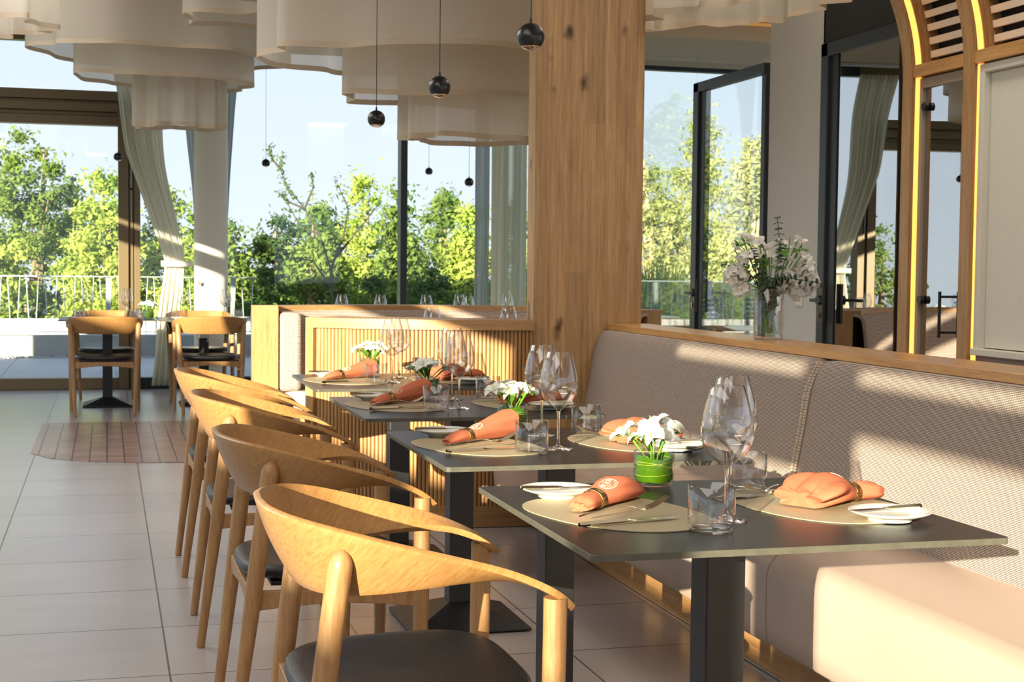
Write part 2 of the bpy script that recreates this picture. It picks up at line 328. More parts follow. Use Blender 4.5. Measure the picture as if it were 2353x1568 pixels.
j = j.build('jamb', m_bronze, w1, smooth=False, bevel=.003)
MB().tube([(.232, WY-.085, 1.62), (.232, WY-.085, 2.28)], .008).build('slide_bolt', m_pipe, w1)
MB().tube([(.232, WY-.088, 1.92), (.232, WY-.088, 1.94)], .012).build('bolt_guide', m_black, w1)
MB().box(-4.6, .11, WY+.0, WY+.012, .11, 2.534).build('pane', m_pane, w1, smooth=False)
MB().box(-4.6, .316, WY+.0, WY+.012, 2.855, 3.31).build('pane', m_pane, w1, smooth=False)
w2 = frame_obj('window_2', [(.316, 2.856, WY-.05, WY+.07, .003, .11), (.316, 2.856, WY-.05, WY+.06, 3.31, CZ), (2.856, 2.924, WY-.12, WY+.06, .003, CZ)], m_anth)
MB().box(.316, 2.856, WY, WY+.012, .11, 3.31).build('pane', m_pane, w2, smooth=False)
w3 = frame_obj('window_3', [(2.924, 6.4, WY-.05, WY+.07, .003, .11), (2.924, 10, WY-.05, WY+.06, 3.31, CZ), (6.4, 10, WY-.05, WY+.07, .003, .11)], m_anth)
MB().box(2.924, 10, WY, WY+.012, .11, 3.31).build('pane', m_pane, w3, smooth=False)
# left facade (out of frame): glazing; transom band, blinds and pier added to shape the sun
LX = -4.66
lb = [(LX-.06, LX+.06, -8.5, WY, .003, .10), (LX-.06, LX+.06, -8.5, WY, 3.095, 3.235), (LX-.06, LX+.06, -8.5, WY, 3.31, CZ)]
for yy in (-8.4, -5.5, 1.6, 4.2, 6.8, 9.4, 12.0, 14.8): lb.append((LX-.06, LX+.06, yy-.04, yy+.04, .1, 3.31))
wl = frame_obj('wall_left_sun_mask', lb + [(LX-.10, LX+.10, -3.9, -2.6, .003, 3.21), (LX-.05, LX+.05, -4.04, -2.4, 3.2, 3.31), (LX-.03, LX+.03, -5.4, -3.9, 2.93, 3.11), (LX-.05, LX+.05, -5.55, -5.30, .1, 3.31)], m_bronze)
MB().box(LX-.006, LX+.006, -8.5, WY, .1, 3.31).build('pane', m_pane, wl, smooth=False)
# right wall -------------------------------------------------------
struct(MB().box(WX, WX+.35, 7.585, 8.315, .002, CZ-.002).build('wall_right', m_white, smooth=False, bevel=.004))
sw = MB().box(WX-.012, WX-.001, 7.81, 7.895, 1.01, 1.095).build('light_switch', m_offwhite, smooth=False, bevel=.003)
tag(sw, 'white light switch on the pale pier right of the tall vase', 'light switch')
MB().box(WX-.016, WX-.012, 7.822, 7.883, 1.02, 1.085).build('rocker', m_offwhite, sw, smooth=False, bevel=.002)
# door_1: glazed door, part of the inner glass partition
d1 = frame_obj('door_1', [(WX-.03, WX+.02, 9.37, 9.46, .003, 2.47), (WX-.012, WX+.03, 9.29, 9.37, .003, 2.42), (WX-.03, WX+.02, 8.335, 9.46, 2.405, 2.47), (WX-.02, WX+.02, 8.33, 8.385, .003, 2.405), (WX-.02, WX+.02, 8.385, 9.3, .003, .09)], m_anth)
MB().box(WX-.016, WX-.008, 8.40, 9.27, .09, 2.40).build('pane', m_pane, d1, smooth=False)
g4 = frame_obj('window_4', [(WX-.03, WX+.03, 9.47, WY-.12, .003, .06), (WX-.03, WX+.03, 8.32, WY-.12, 3.36, CZ)], m_anth)
MB().box(WX-.006, WX+.006, 9.47, 10.55, .06, 3.36).build('pane', m_pane, g4, smooth=False)
MB().box(WX-.006, WX+.006, 10.56, 12.7, .06, 3.36).build('pane', m_pane, g4, smooth=False)
MB().box(WX-.006, WX+.006, 12.71, WY-.12, .06, 3.36).build('pane', m_pane, g4, smooth=False)
MB().box(WX-.006, WX+.006, 8.32, 9.465, 2.475, 3.36).build('pane', m_pane, g4, smooth=False)
def door_handle(parent, y, z, lab):
    p = MB().box(WX-.068, WX-.05, y-.028, y+.028, z-.13, z+.09).build('handle_plate', m_bronze if 0 else plain('handle_bronze', srgb(74, 70, 62), .35, .6), parent, smooth=False, bevel=.003)
    MB().tube([(WX-.066, y, z), (WX-.085, y, z)], .026, 18).build('rose', m_black, p)
    MB().tube([(WX-.085, y, z), (WX-.125, y, z), (WX-.128, y-.01, z), (WX-.128, y-.135, z)], .0095, 10).build('lever', m_anth, p)
    b = MB().tube([(WX-.066, y, z-.075), (WX-.078, y, z-.075)], .009, 12); b.box(WX-.078, WX-.066, y-.004, y+.004, z-.10, z-.078); b.build('lock_cylinder', m_steel, p)
door_handle(d1, 9.31, 1.06, '')
d2 = frame_obj('door_2', [(WX-.035, WX+.02, 7.50, 7.58, .003, 2.47), (WX-.015, WX+.03, 7.42, 7.50, .003, 2.40), (WX-.035, WX+.02, 6.70, 7.58, 2.395, 2.47)], m_anth)
MB().prism([(WX-.026, 6.745), (WX-.018, 6.745), (WX+.002, 7.405), (WX-.006, 7.405)], .01, 2.395).build('pane', m_doorglass, d2, smooth=False)
door_handle(d2, 7.47, 1.055, '')
MB().box(WX-.02, WX-.012, 7.565, 7.583, .01, CZ-.01).build('trim_strip', m_taupe, d2, smooth=False)
struct(MB().box(WX-.02, WX+.04, 6.68, 7.58, 2.475, CZ-.003).build('trim_1', m_felt, smooth=False))
# dark back-of-house behind the tinted glass doors
b = MB().box(WX+1.6, WX+1.7, 4.0, 7.56, .002, CZ-.002); b.box(WX+.06, WX+1.6, 4.0, 4.1, .002, CZ-.002); b.box(WX+.36, WX+1.6, 7.46, 7.56, .002, CZ-.002)
struct(b.build('wall_store', m_greypart, smooth=False))
# oak arch ribs with light strips, slatted vault, cabinet front ----------
def rib(y, first=False):
    root = empty('arch_rib', (0, y, 0))
    R, zs = .98, 2.16
    def path(off, z0=.003):
        p = [(WX-.055+off, z0)] + [(WX-.055+off, zs)]
        cx = WX-.055-R
        for i in range(1, 25):
            a = math.radians(50*i/24); p.append((cx+(R+off)*math.cos(a), zs+(R+off)*math.sin(a)))
        return p
    def strip(o0, o1, y0, y1, name, mat, par):
        a, c = path(o0), path(o1); b = MB(); P = [[(q[0], y0, q[1]), (r[0], y0, r[1]), (r[0], y1, r[1]), (q[0], y1, q[1])] for q, r in zip(a, c)]
        vs = [p for q in P for p in q]; n = len(P)-1
        b.add(vs, [(4*i+k, 4*i+(k+1)%4, 4*i+4+(k+1)%4, 4*i+4+k) for i in range(n) for k in range(4)] + [(3,2,1,0), (4*n,4*n+1,4*n+2,4*n+3)])
        return b.build(name, mat, par, angle=30)
    strip(0, .021, 0, .05, 'oak_face', m_oak, root); strip(.021, .057, .006, .03, 'light_strip', m_led, root); strip(.057, .078, 0, .05, 'oak_face', m_oak, root)
    strip(0, .078, .05, .085, 'oak_back', m_oak, root); strip(.078, .145, -.012, .0, 'oak_side', m_oak, root); strip(.078, .145, .0, .085, 'oak_back', m_oak, root)
    return root
tag(rib(6.57), 'oak arch with a glowing warm light strip beside the tinted glass door', 'arch', 'lit oak arches')
tag(rib(6.03), 'lit oak arch at far right beside the pale terrazzo panel', 'arch', 'lit oak arches')
def vault(y0, y1, lab):
    root = empty('slatted_vault', (0, y0, 0)); R, zs = .98, 2.165; cx = WX-.055-.98
    def pt(a, r): return (cx+r*math.cos(a), zs+r*math.sin(a)-.0)
    b = MB(); A = [math.radians(1+49*i/24) for i in range(25)]; RO = .98+.078
    b.grid([[(pt(a, RO+.075)[0], .002, pt(a, RO+.075)[1]), (pt(a, RO+.075)[0], y1-y0-.002, pt(a, RO+.075)[1])] for a in A]); b.build('felt_backing', m_felt, root, solid=.01)
    for i in range(14):
        a = math.radians(1.8+i*3.45); a2 = a+math.radians(1.75)
        q = [pt(a, RO+.018), pt(a2, RO+.018), pt(a2, RO+.05), pt(a, RO+.05)]; s1 = MB(); L = y1-y0-.004
        s1.add([(x, .004, z) for x, z in q]+[(x, L, z) for x, z in q], [(0,1,2,3),(7,6,5,4)]+[(k,(k+1)%4,(k+1)%4+4,k+4) for k in range(4)])
        s1.build('slat', m_slat, root, smooth=False)
    return tag(root, lab, 'slatted panel')
vault(6.118, 6.556, 'curved panel of cream slats on dark felt between the two lit arches')
vault(5.288, 6.016, 'curved panel of cream slats above the terrazzo panel')
struct(MB().box(WX-.05, WX+.03, 5.29, 6.57, 2.165, 2.225).build('trim_2', m_oak_y, smooth=False, bevel=.003))
cd = empty('cabinet', (0,0,0)); tag(cd, 'tall taupe cabinet with tinted glass door and black bar handle between the arches', 'cabinet')
cb = MB().box(WX-.02, WX+.03, 6.12, 6.165, .003, 2.16); cb.box(WX-.02, WX+.03, 6.525, 6.553, .003, 2.16); cb.box(WX-.02, WX+.03, 6.165, 6.525, 2.11, 2.16)
cb.build('body', m_taupe, cd, smooth=False, bevel=.003)
dr = MB().prism([(WX-.014, 6.165), (WX-.004, 6.165), (WX+.008, 6.525), (WX-.002, 6.525)], .01, 2.11).build('door', m_doorglass, cd, smooth=False)
MB().tube([(WX-.06, 6.26, .905), (WX-.06, 6.26, 1.125)], .008, 10).build('bar_handle', m_black, dr)
for z in (.93, 1.10): MB().tube([(WX-.06, 6.26, z), (WX-.009, 6.26, z)], .006, 8).build('bracket', m_black, dr)
for z in (2.02, 1.08): MB().tube([(WX-.03, 6.50, z), (WX-.009, 6.50, z)], .02, 14).build('hinge_knob', m_black, dr)
struct(MB().box(WX+.005, WX+.06, 5.29, 5.978, .875, 2.12).build('wall_niche', m_terrz, smooth=False))
nf = MB().box(WX-.03, WX+.03, 5.98, 6.02, .86, 2.16); nf.box(WX-.03, WX+.03, 5.29, 5.98, 2.122, 2.16)
struct(nf.build('trim_3', m_terrz, smooth=False, bevel=.004))
ct = empty('counter', (0,0,0)); tag(ct, 'pale stone counter over a mauve lacquered front below the terrazzo panel', 'counter')
MB().box(WX-.05, WX+.028, 5.22, 6.012, .84, .87).build('countertop', m_terrz, ct, smooth=False, bevel=.003)
MB().box(WX-.02, WX+.028, 5.22, 6.01, .003, .84).build('front_panel', m_mauve, ct, smooth=False)
# warm cove in the ceiling of the side room
cv = MB().box(4.0, 9.5, 12.4, 14.2, CZ-.16, CZ-.002); struct(cv.build('ceiling_bulkhead', m_ceil, smooth=False))
cs = MB().box(4.1, 9.4, 12.30, 12.37, CZ-.03, CZ-.012).build('cove_light', emit('cove_glow', srgb(255, 176, 84), .25), smooth=False); tag(cs, 'warm light strip hidden along the ceiling bulkhead behind the oak column', 'light strip')
# columns ----------------------------------------------------------
struct(MB().box(1.935, 2.475, 6.725, 6.84, .002, CZ-.002).build('wall_column_oak', m_oak_col, smooth=False, bevel=.003))
struct(MB().lathe([(0, .002), (.158, .002), (.158, CZ-.002), (0, CZ-.002)], 48, (.958, 14.42, 0)).build('wall_column_round', m_colm, angle=60))
struct(MB().tube([(.84, 14.255, 1.035), (.84, 14.24, 1.035)], .02, 14).build('trim_plug', m_greypart))
# ================================================================== LONG BENCH
BY0, BY1 = -1.2, 6.722
bench = empty('banquette', (0,0,0)); tag(bench, 'long taupe banquette with woven back and oak rail along the right side', 'banquette')
def backpanel(y0, y1, name):
    prof = [(2.150, .40), (2.158, .46), (2.172, .55), (2.200, .70), (2.222, .83), (2.246, .90), (2.268, .925), (2.32, .926), (2.36, .926), (2.36, .40)]
    P = []; n = 40
    for i in range(n+1):
        y = y0+(y1-y0)*i/n; d = min(y-y0, y1-y); k = max(0, 1-d/.035)**2*.016
        P.append([(p[0]+(k if p[0] < 2.33 else 0), y, p[1]-(k*.6 if p[1] > .9 else 0)) for p in prof])
    b = MB(); b.grid(P); b.add([p for p in P[0]], [tuple(range(len(prof)))]); b.add([p for p in P[-1]], [tuple(range(len(prof)))[::-1]])
    return b.build(name, m_weaveY, bench, angle=50)
for a, c in ((4.455, BY1), (2.18, 4.45), (-1.2, 2.175)): backpanel(a, c, 'backrest')
for s in (-1, 1):
    st = MB()
    for i in range(46):
        z = .47+i*.0098; x = catmull([(.4,2.150),(.46,2.158),(.55,2.172),(.70,2.200),(.83,2.222),(.925,2.268)], z)[0]
        st.box(x-.001, x+.006, 4.4525+s*.012-.0015, 4.4525+s*.012+.0015, z, z+.0065)
    st.build('seam_stitching', m_taned, bench, smooth=False)
MB().box(2.300, 2.505, BY0, BY1, .927, .955).build('top_rail', m_oak_y, bench, smooth=False, bevel=.002)
MB().box(2.365, 2.49, BY0, BY1, .003, .926).build('rear_panel', m_oak_h, bench, smooth=False)
def seatpad(y0, y1):
    prof = [(1.76, .185), (1.742, .20), (1.738, .25), (1.738, .38), (1.745, .415), (1.768, .443), (1.81, .452), (2.0, .450), (2.16, .447), (2.16, .185)]
    P = []; n = 24
    for i in range(n+1):
        y = y0+(y1-y0)*i/n; d = min(y-y0, y1-y); k = max(0, 1-d/.02)**2*.006
        P.append([(p[0]+(k if p[0] < 1.8 else 0), y, p[1]-(k if p[1] > .4 else 0)) for p in prof])
    b = MB(); b.grid(P); b.add(P[0], [tuple(range(len(prof)))]); b.add(P[-1], [tuple(range(len(prof)))[::-1]])
    b.add([P[0][0], P[0][-1], P[-1][-1], P[-1][0]], [(0,1,2,3)])
    return b.build('seat_cushion', m_tan, bench, angle=50)
for a, c in ((5.23, BY1), (3.72, 5.225), (2.2, 3.715), (.6, 2.195), (-1.2, .595)): seatpad(a, c)
MB().box(1.93, 2.36, BY0, BY1, .003, .185).build('plinth', m_oak_y, bench, smooth=False)
MB().box(1.922, 1.930, BY0, BY1, .002, .010).build('metal_edge', m_steel, bench, smooth=False)
# ================================================================== ROUND BOOTH
BC = (1.85, 8.10)
booth = empty('booth_bench', (BC[0], BC[1], 0)); tag(booth, 'curved booth bench with oak cap and woven back in front of the windows', 'booth bench')
Z0 = (0, 0)
MB().arc(Z0, 1.39, 1.56, 20, 128, .935, .965, 48).build('top_rail', m_oak_h, booth, angle=30)
MB().arc(Z0, 1.44, 1.55, 20, 128, .003, .935, 48).build('outer_panel', m_oak, booth, angle=30)
P = []
for i in range(41):
    a = math.radians(20+107*i/40); row = []
    for r, z in ((1.44, .935), (1.40, .93), (1.375, .90), (1.36, .80), (1.34, .60), (1.32, .44)): row.append((r*math.cos(a), r*math.sin(a), z))
    P.append(row)
MB().grid(P).build('backrest', m_weaveX, booth, solid=.02, angle=60)
MB().arc(Z0, .86, 1.36, 20, 127, .20, .45, 40).build('seat_cushion', m_tan, booth, angle=30, bevel=.02)
MB().arc(Z0, .95, 1.36, 20, 127, .003, .20, 40).build('plinth', m_oak_h, booth, angle=30)
a = math.radians(128); ex, ey = 1.0*math.cos(a)*1.47, math.sin(a)*1.47
ep = MB().box(.852-BC[0], .992-BC[0], 9.10-BC[1], 9.20-BC[1], .003, .972); ep.box(.992-BC[0], 1.006-BC[0], 9.08-BC[1], 9.20-BC[1], .003, .972)
MB().box(1.008-BC[0], 1.15-BC[0], 9.085-BC[1], 9.26-BC[1], .445, .93).build('side_cushion', m_weaveX, booth, bevel=.03)
ep.build('end_panel', m_oak, booth, smooth=False, bevel=.002)
part = empty('fluted_partition', (BC[0], BC[1], 0)); tag(part, 'low curved oak partition with vertical fluting behind the farthest near table', 'partition')
A0, A1 = 228.5, 273.2
MB().arc(Z0, 1.12, 1.425, A0, A1, .945, .972, 40).build('top_rail', m_oak_h, part, angle=30)
MB().arc(Z0, 1.20, 1.395, A0, A1, .003, .945, 40).build('core', m_oak, part, angle=30)
fl = MB(); nf_ = 56
for i in range(nf_):
    a = math.radians(A0+2.1+(A1-A0-2.1)*(i+.5)/nf_); wdt = math.radians((A1-A0-2.1)/nf_)*1.40*.5
    c = Vector((1.40*math.cos(a), 1.40*math.sin(a), 0)); t = Vector((-math.sin(a), math.cos(a), 0)); n_ = Vector((math.cos(a), math.sin(a), 0))
    row = [c + t*(wdt*.92*math.cos(q)) + n_*(wdt*.95*math.sin(q)) for q in [PI*k/7 for k in range(8)]]
    fl.grid([[tuple(p+Vector((0,0,.10))) for p in row], [tuple(p+Vector((0,0,.93))) for p in row]])
fl.build('fluting', m_oak, part, angle=60)
MB().arc(Z0, 1.39, 1.415, A0, A1, .003, .10, 40).build('base_rail', m_oak_h, part, angle=30)
MB().arc(Z0, 1.39, 1.425, A0, A0+1.7, .10, .945, 4).build('end_frame', m_oak, part, angle=30)
MB().arc(Z0, 1.39, 1.425, A0, A1, .925, .945, 40).build('upper_frame', m_oak_h, part, angle=30)
MB().arc(Z0, .80, 1.19, A0+2, A1, .003, .45, 30).build('seat_cushion', m_tan, part, angle=30, bevel=.01)

# ================================================================== CHAIR
SH = [(0,-.258,0,.795,-.195,0,.655),(.15,-.250,.10,.794,-.188,.085,.655),(.3,-.218,.190,.790,-.165,.165,.657),(.42,-.168,.252,.782,-.128,.215,.661),
      (.52,-.105,.284,.768,-.075,.243,.667),(.62,-.025,.296,.747,0,.252,.675),(.72,.065,.297,.722,.075,.251,.682),(.81,.140,.292,.698,.142,.246,.682),
      (.89,.195,.286,.674,.196,.243,.668),(.95,.232,.281,.653,.233,.241,.648),(1.0,.262,.275,.628,.262,.243,.624)]
def make_chair():
    root = empty('dining_chair')
    P = []; nn = 56
    for i in range(-nn, nn+1):
        t = abs(i)/nn; s = 1 if i >= 0 else -1; v = catmull(SH, t); T = Vector((v[0], v[1]*s, v[2])); B = Vector((v[3], v[4]*s, v[5]))
        if t > .93:  # rounded tip
            k = math.sqrt(max(0, 1-((t-.93)/.072)**2)); M_ = (T+B)/2; T = M_+(T-M_)*k; B = M_+(B-M_)*k
        n_ = Vector((T.x+.0, T.y, 0)); row = []
        for j in range(9):
            u = j/8; q = T.lerp(B, u); bow = math.sin(PI*u)*.010*(1-t*.6); d = Vector((q.x+.02, q.y, 0)).normalized() if t < .6 else Vector((0, s, 0))
            row.append((q.x+d.x*bow*.6, q.y+d.y*bow*.6, q.z))
        P.append(row)
    b = MB(); b.grid([[(p[0], p[1], p[2]) for p in r] for r in P]); sh = b.build('backrest', m_ply, root, solid=.0125, angle=60, bevel=.002)
    def leg(foot, top, r0, r1, name='leg'):
        f, t = Vector(foot), Vector(top); n = 14; pts = []; rd = []
        for i in range(n+1):
            u = i/n; pts.append(f.lerp(t, u)); r = r0+(r1-r0)*smooth01(u*1.4)
            rd.append(r)
        L = (t-f).normalized()
        for k in (1, 2, 3, 4): pts.append(t+L*(k*.008)); rd.append(r1*math.sqrt(max(.02, 1-(k/4.05)**2)))
        l = MB().tube(pts, rd, 16).build(name, m_leg, root, angle=50)
        MB().tube([f+Vector((0,0,-.0)), f+Vector((0,0,.006))], r0*.8, 12).build('foot_glide', m_black, l); return l
    for s in (-1, 1):
        leg((-.235, .226*s, .002), (-.148, .262*s, .715), .0135, .0215)
        b = MB(); n = 12; f = Vector((.222, .266*s, .002)); t = Vector((.228, .266*s, .648))
        pts = [f.lerp(t, i/n) for i in range(n+1)]; rd = [.0135+.0075*smooth01(i/n*1.3) for i in range(n+1)]
        l = b.tube(pts, rd, 16).build('leg', m_leg, root, angle=50)
        MB().tube([f, f+Vector((0,0,.006))], .0108, 12).build('foot_glide', m_black, l)
    # seat pad
    out = []
    for k in range(48):
        a = 2*PI*k/48; c, s = math.cos(a), math.sin(a); e = 3.4
        x = math.copysign(abs(c)**(2/e), c); y = math.copysign(abs(s)**(2/e), s)
        xx = .015+.218*x; wd = .232+.020*x; out.append((xx, y*wd))
    prof = [(0, .440), (.90, .440), (.965, .443), (1, .455), (.995, .466), (.96, .473), (.85, .4745), (.5, .470), (0, .466)]
    vs = []; fs = []
    for (k, z) in prof:
        for (x, y) in out: vs.append((.015+(x-.015)*k, y*k, z+ (abs(y*k)/.25)**2*.008))
    n = 48
    for i in range(len(prof)-1):
        for q in range(n): fs.append((i*n+q, i*n+(q+1)%n, (i+1)*n+(q+1)%n, (i+1)*n+q))
    b = MB(); b.add(vs, fs); b.build('seat', m_leather, root, angle=60)
    # frame under the seat
    def beam(p, q, h0, h1, th, name):
        p, q = Vector(p), Vector(q); d = (q-p).normalized(); nrm = Vector((-d.y, d.x, 0))*th; b = MB(); n = 12; rows = []
        for i in range(n+1):
            u = i/n; c = p.lerp(q, u); bot = c.z-(h0+(h1-h0)*math.sin(PI*u)); rows.append([(c.x-nrm.x, c.y-nrm.y, bot), (c.x+nrm.x, c.y+nrm.y, bot), (c.x+nrm.x, c.y+nrm.y, c.z), (c.x-nrm.x, c.y-nrm.y, c.z)])
        vs = [v for r in rows for v in r]
        b.add(vs, [(4*i+k, 4*i+(k+1)%4, 4*i+4+(k+1)%4, 4*i+4+k) for i in range(n) for k in range(4)]+[(3,2,1,0),(4*n,4*n+1,4*n+2,4*n+3)])
        return b.build(name, m_leg, root, angle=30, bevel=.002)
    beam((-.185, -.225, .430), (-.185, .225, .430), .052, .032, .010, 'stretcher')
    beam((.222, -.25, .425), (.222, .25, .425), .045, .028, .010, 'stretcher')
    for s in (-1, 1):
        beam((-.18, .238*s, .428), (.21, .258*s, .425), .048, .034, .010, 'side_rail')
        MB().box(.02+s*.14-.015, .02+s*.14+.015, -.19, .19, .429, .440).build('seat_bracket', m_black, root, smooth=False)
    return root
chair0 = make_chair(); used = [False]
def place_chair(x, y, rz, label, group):
    c = chair0 if not used[0] else copy_tree(chair0); used[0] = True
    c.location = (x, y, 0); c.rotation_euler = (0, 0, rz); return tag(c, label, 'chair', group)
TY = [2.314, 3.413, 4.550, 5.667]; TXL = .772; TS = .788; TZ = .745
cyy = [2.712, 3.85, 5.0, 6.095]
names = ['nearest the camera, seat in full view', 'second from the camera, shell in shade', 'third from the camera, shell sunlit', 'farthest along the row of tables']
for i in range(4): place_chair(.522, cyy[i], math.radians([0, .6, -.5, .4][i]), 'curved oak armchair with black seat, '+names[i], 'oak armchairs along the row of dark tables')
place_chair(-.016, 12.425, PI/2, 'oak armchair with its back to us at the left window table', 'oak armchairs at the window tables')
place_chair(.815, 12.43, PI/2+.02, 'oak armchair, back to us, at the window table by the round column', 'oak armchairs at the window tables')
place_chair(.00, 13.52, -PI/2, 'oak armchair across the left window table, facing us', 'oak armchairs at the window tables')
place_chair(.80, 13.55, -PI/2+.03, 'oak armchair across the window table in front of the round column', 'oak armchairs at the window tables')

# ================================================================== TABLES
def make_table(sx=TS, sy=TS):
    root = empty('dining_table')
    pts = []; r = .012
    for cx, cy, a0 in ((sx/2-r, sy/2-r, 0), (-sx/2+r, sy/2-r, 90), (-sx/2+r, -sy/2+r, 180), (sx/2-r, -sy/2+r, 270)):
        for k in range(5): a = math.radians(a0+22.5*k); pts.append((cx+r*math.cos(a), cy+r*math.sin(a)))
    t = MB(); n = len(pts)
    t.add([(p[0],p[1],TZ-.0115) for p in pts]+[(p[0],p[1],TZ-.0008) for p in pts]+[(p[0]*.9985,p[1]*.9985,TZ) for p in pts], [tuple(range(n))[::-1], tuple(range(2*n, 3*n))]); 
    t.cur = 1; t.f += [(i,(i+1)%n,(i+1)%n+n,i+n) for i in range(n)]; t.mi += [1]*n; t.f += [(i+n,(i+1)%n+n,(i+1)%n+2*n,i+2*n) for i in range(n)]; t.mi += [1]*n
    t.build('tabletop', [m_top, m_topedge], root, smooth=False)
    MB().box(-.041, .041, -.041, .041, .06, TZ-.018).build('post', m_metal, root, smooth=False, bevel=.003)
    MB().box(-.17, .17, -.17, .17, TZ-.018, TZ-.0118).build('top_plate', m_metal, root, smooth=False)
    b = MB(); q = .205; h = .042
    b.add([(-q,-q,.004),(q,-q,.004),(q,q,.004),(-q,q,.004),(-q,-q,.012),(q,-q,.012),(q,q,.012),(-q,q,.012),(-h,-h,.075),(h,-h,.075),(h,h,.075),(-h,h,.075)],
          [(0,3,2,1),(0,1,5,4),(1,2,6,5),(2,3,7,6),(3,0,4,7),(4,5,9,8),(5,6,10,9),(6,7,11,10),(7,4,8,11),(8,9,10,11)])
    b.build('base', m_metal, root, smooth=False, bevel=.002)
    return root
tab0 = make_table()
tl = ['dark square table nearest the camera with pale linen mats and clear glasses', 'dark square table, second from the camera', 'dark square table, third from the camera, edge in shadow', 'dark square table farthest along the banquette, before the fluted partition']
for i in range(4):
    t = tab0 if i == 0 else copy_tree(tab0); t.location = (TXL+TS/2, TY[i]+TS/2, 0); tag(t, tl[i], 'table', 'square tables along the banquette')
for x, l in ((.006, 'dark pedestal table at the left window, left of its twin'), (.812, 'dark pedestal table by the window in front of the round column')):
    t = copy_tree(tab0); t.location = (x, 13.15, 0); tag(t, l, 'table', 'window tables')

# ================================================================== TABLEWARE prototypes
def egg(cx, cy, rx, ry, rot, n=64, e=2.35):
    o = []
    for k in range(n):
        a = 2*PI*k/n; c, s = math.cos(a), math.sin(a); x = rx*math.copysign(abs(c)**(2/e), c); y = ry*math.copysign(abs(s)**(2/e), s)*(1+.10*c)
        o.append((cx+x*math.cos(rot)-y*math.sin(rot), cy+x*math.sin(rot)+y*math.cos(rot)))
    return o
def make_mat(): return MB().prism(egg(0, 0, .218, .152, math.radians(104)), 0, .0022).build('placemat', m_mat, smooth=False, bevel=.0006)
def make_plate():
    return MB().lathe([(0, .0035), (.034, .0035), (.036, 0), (.041, 0), (.043, .005), (.060, .010), (.077, .0165), (.0785, .0185), (.0765, .0192), (.064, .0142), (.050, .0105), (.03, .0095), (0, .0095)], 56).build('side_plate', m_plate, angle=60)
def make_wine():
    root = empty('wine_glass')
    o = [(.0055,.100),(.0105,.106),(.022,.115),(.036,.127),(.0455,.142),(.050,.160),(.0495,.180),(.0455,.205),(.0385,.232),(.0318,.256)]
    i = [(.0309,.2563),(.0374,.232),(.0443,.205),(.0483,.180),(.0488,.160),(.0443,.143),(.0348,.1287),(.021,.1168),(.009,.110),(0,.109)]
    MB().lathe(o+i, 48).build('bowl', m_glass, root, angle=80)
    MB().lathe([(0,.0995),(.0050,.0995),(.0034,.085),(.0031,.05),(.0035,.02),(.0055,.010),(.012,.0062),(.024,.0036),(.0405,.0018),(.0412,.0008),(.040,0),(0,0)][::-1], 40).build('stem_and_foot', m_solidglass, root, angle=60)
    mk = MB()
    for z, hw in ((.150, .009), (.166, .007)):
        r = catmull([(.142,.0456),(.150,.0484),(.160,.0502),(.180,.0497)], z)[0]
        mk.grid([[(r*math.sin(q), -r*math.cos(q), z), (r*math.sin(q), -r*math.cos(q), z+.0007)] for q in [(-hw+2*hw*k/6)/r for k in range(7)]])
    mk.build('measure_line', m_offwhite, root)
    return root
def make_tumbler():
    return MB().lathe([(0,.0002),(.036,.0002),(.0405,.0035),(.0425,.010),(.0432,.03),(.0434,.0835),(.0426,.0842),(.0418,.0835),(.0416,.03),(.0405,.013),(.036,.0085),(0,.0075)], 48).build('tumbler', m_glass, angle=70)
def make_vase():
    root = empty('flower_vase')
    MB().lathe([(0,0),(.030,0),(.040,.004),(.0435,.013),(.0445,.04),(.0445,.0765),(.0435,.078),(.0425,.0765),(.0425,.04),(.0415,.016),(.036,.009),(0,.008)], 48).build('glass_body', m_vaseglass, root, angle=70)
    b = MB()
    P = []
    for k in range(49):
        a = 2*PI*k/48; top = .066+.005*math.sin(a*2+1); P.append([(r*math.cos(a), r*math.sin(a), z) for r, z in ((.036,.011),(.0405,.018),(.041,.035),(.041,top-.01),(.0405,top))])
    b.grid(P); lw = b.build('leaf_wrap', m_greenleaf, root, angle=60)
    v = MB()
    for z0, sl in ((.030, .004), (.044, -.012), (.056, .006)):
        v.tube([(.0412*math.cos(q), .0412*math.sin(q), z0+sl*math.sin(q+1.0)) for q in [2*PI*k/32 for k in range(33)]], .0007, 5)
    v.build('leaf_rib', m_vein, lw)
    return root
def petal_pts(L, W, curl, n=7, mm=5, cup=.3):
    P = []
    for i in range(n+1):
        u = i/n; wdt = W*math.sin(PI*min(1, u*.92+.06))**.75*(1 if u < .9 else (1-(u-.9)*5)); ang = curl*u*u; row = []; B0 = 1.12
        x = L*u*math.cos(ang*.5); z = L*u*math.sin(B0-ang)
        for j in range(mm+1):
            s = -1+2*j/mm; row.append((L*u*math.cos(B0-ang), s*wdt*.5, z*.8+cup*wdt*s*s*.5))
        P.append(row)
    return P
def blossom(mb, c, d, size, rnd, np_=6, roll=0):
    z = Vector(d).normalized(); x = z.orthogonal().normalized(); y = z.cross(x)
    for k in range(np_):
        a = 2*PI*k/np_+roll; sz = size*(1 if k % 2 else .86)*rnd.uniform(.9, 1.1); P = petal_pts(sz, sz*(.85 if k % 2 else .58), rnd.uniform(.35, 1.0))
        ca, sa = math.cos(a), math.sin(a); Q = []
        for row in P:
            r = []
            for p in row:
                px, py = p[0]*ca-p[1]*sa, p[0]*sa+p[1]*ca; r.append(tuple(Vector(c)+x*px+y*py+z*p[2]))
            Q.append(r)
        mb.grid(Q)
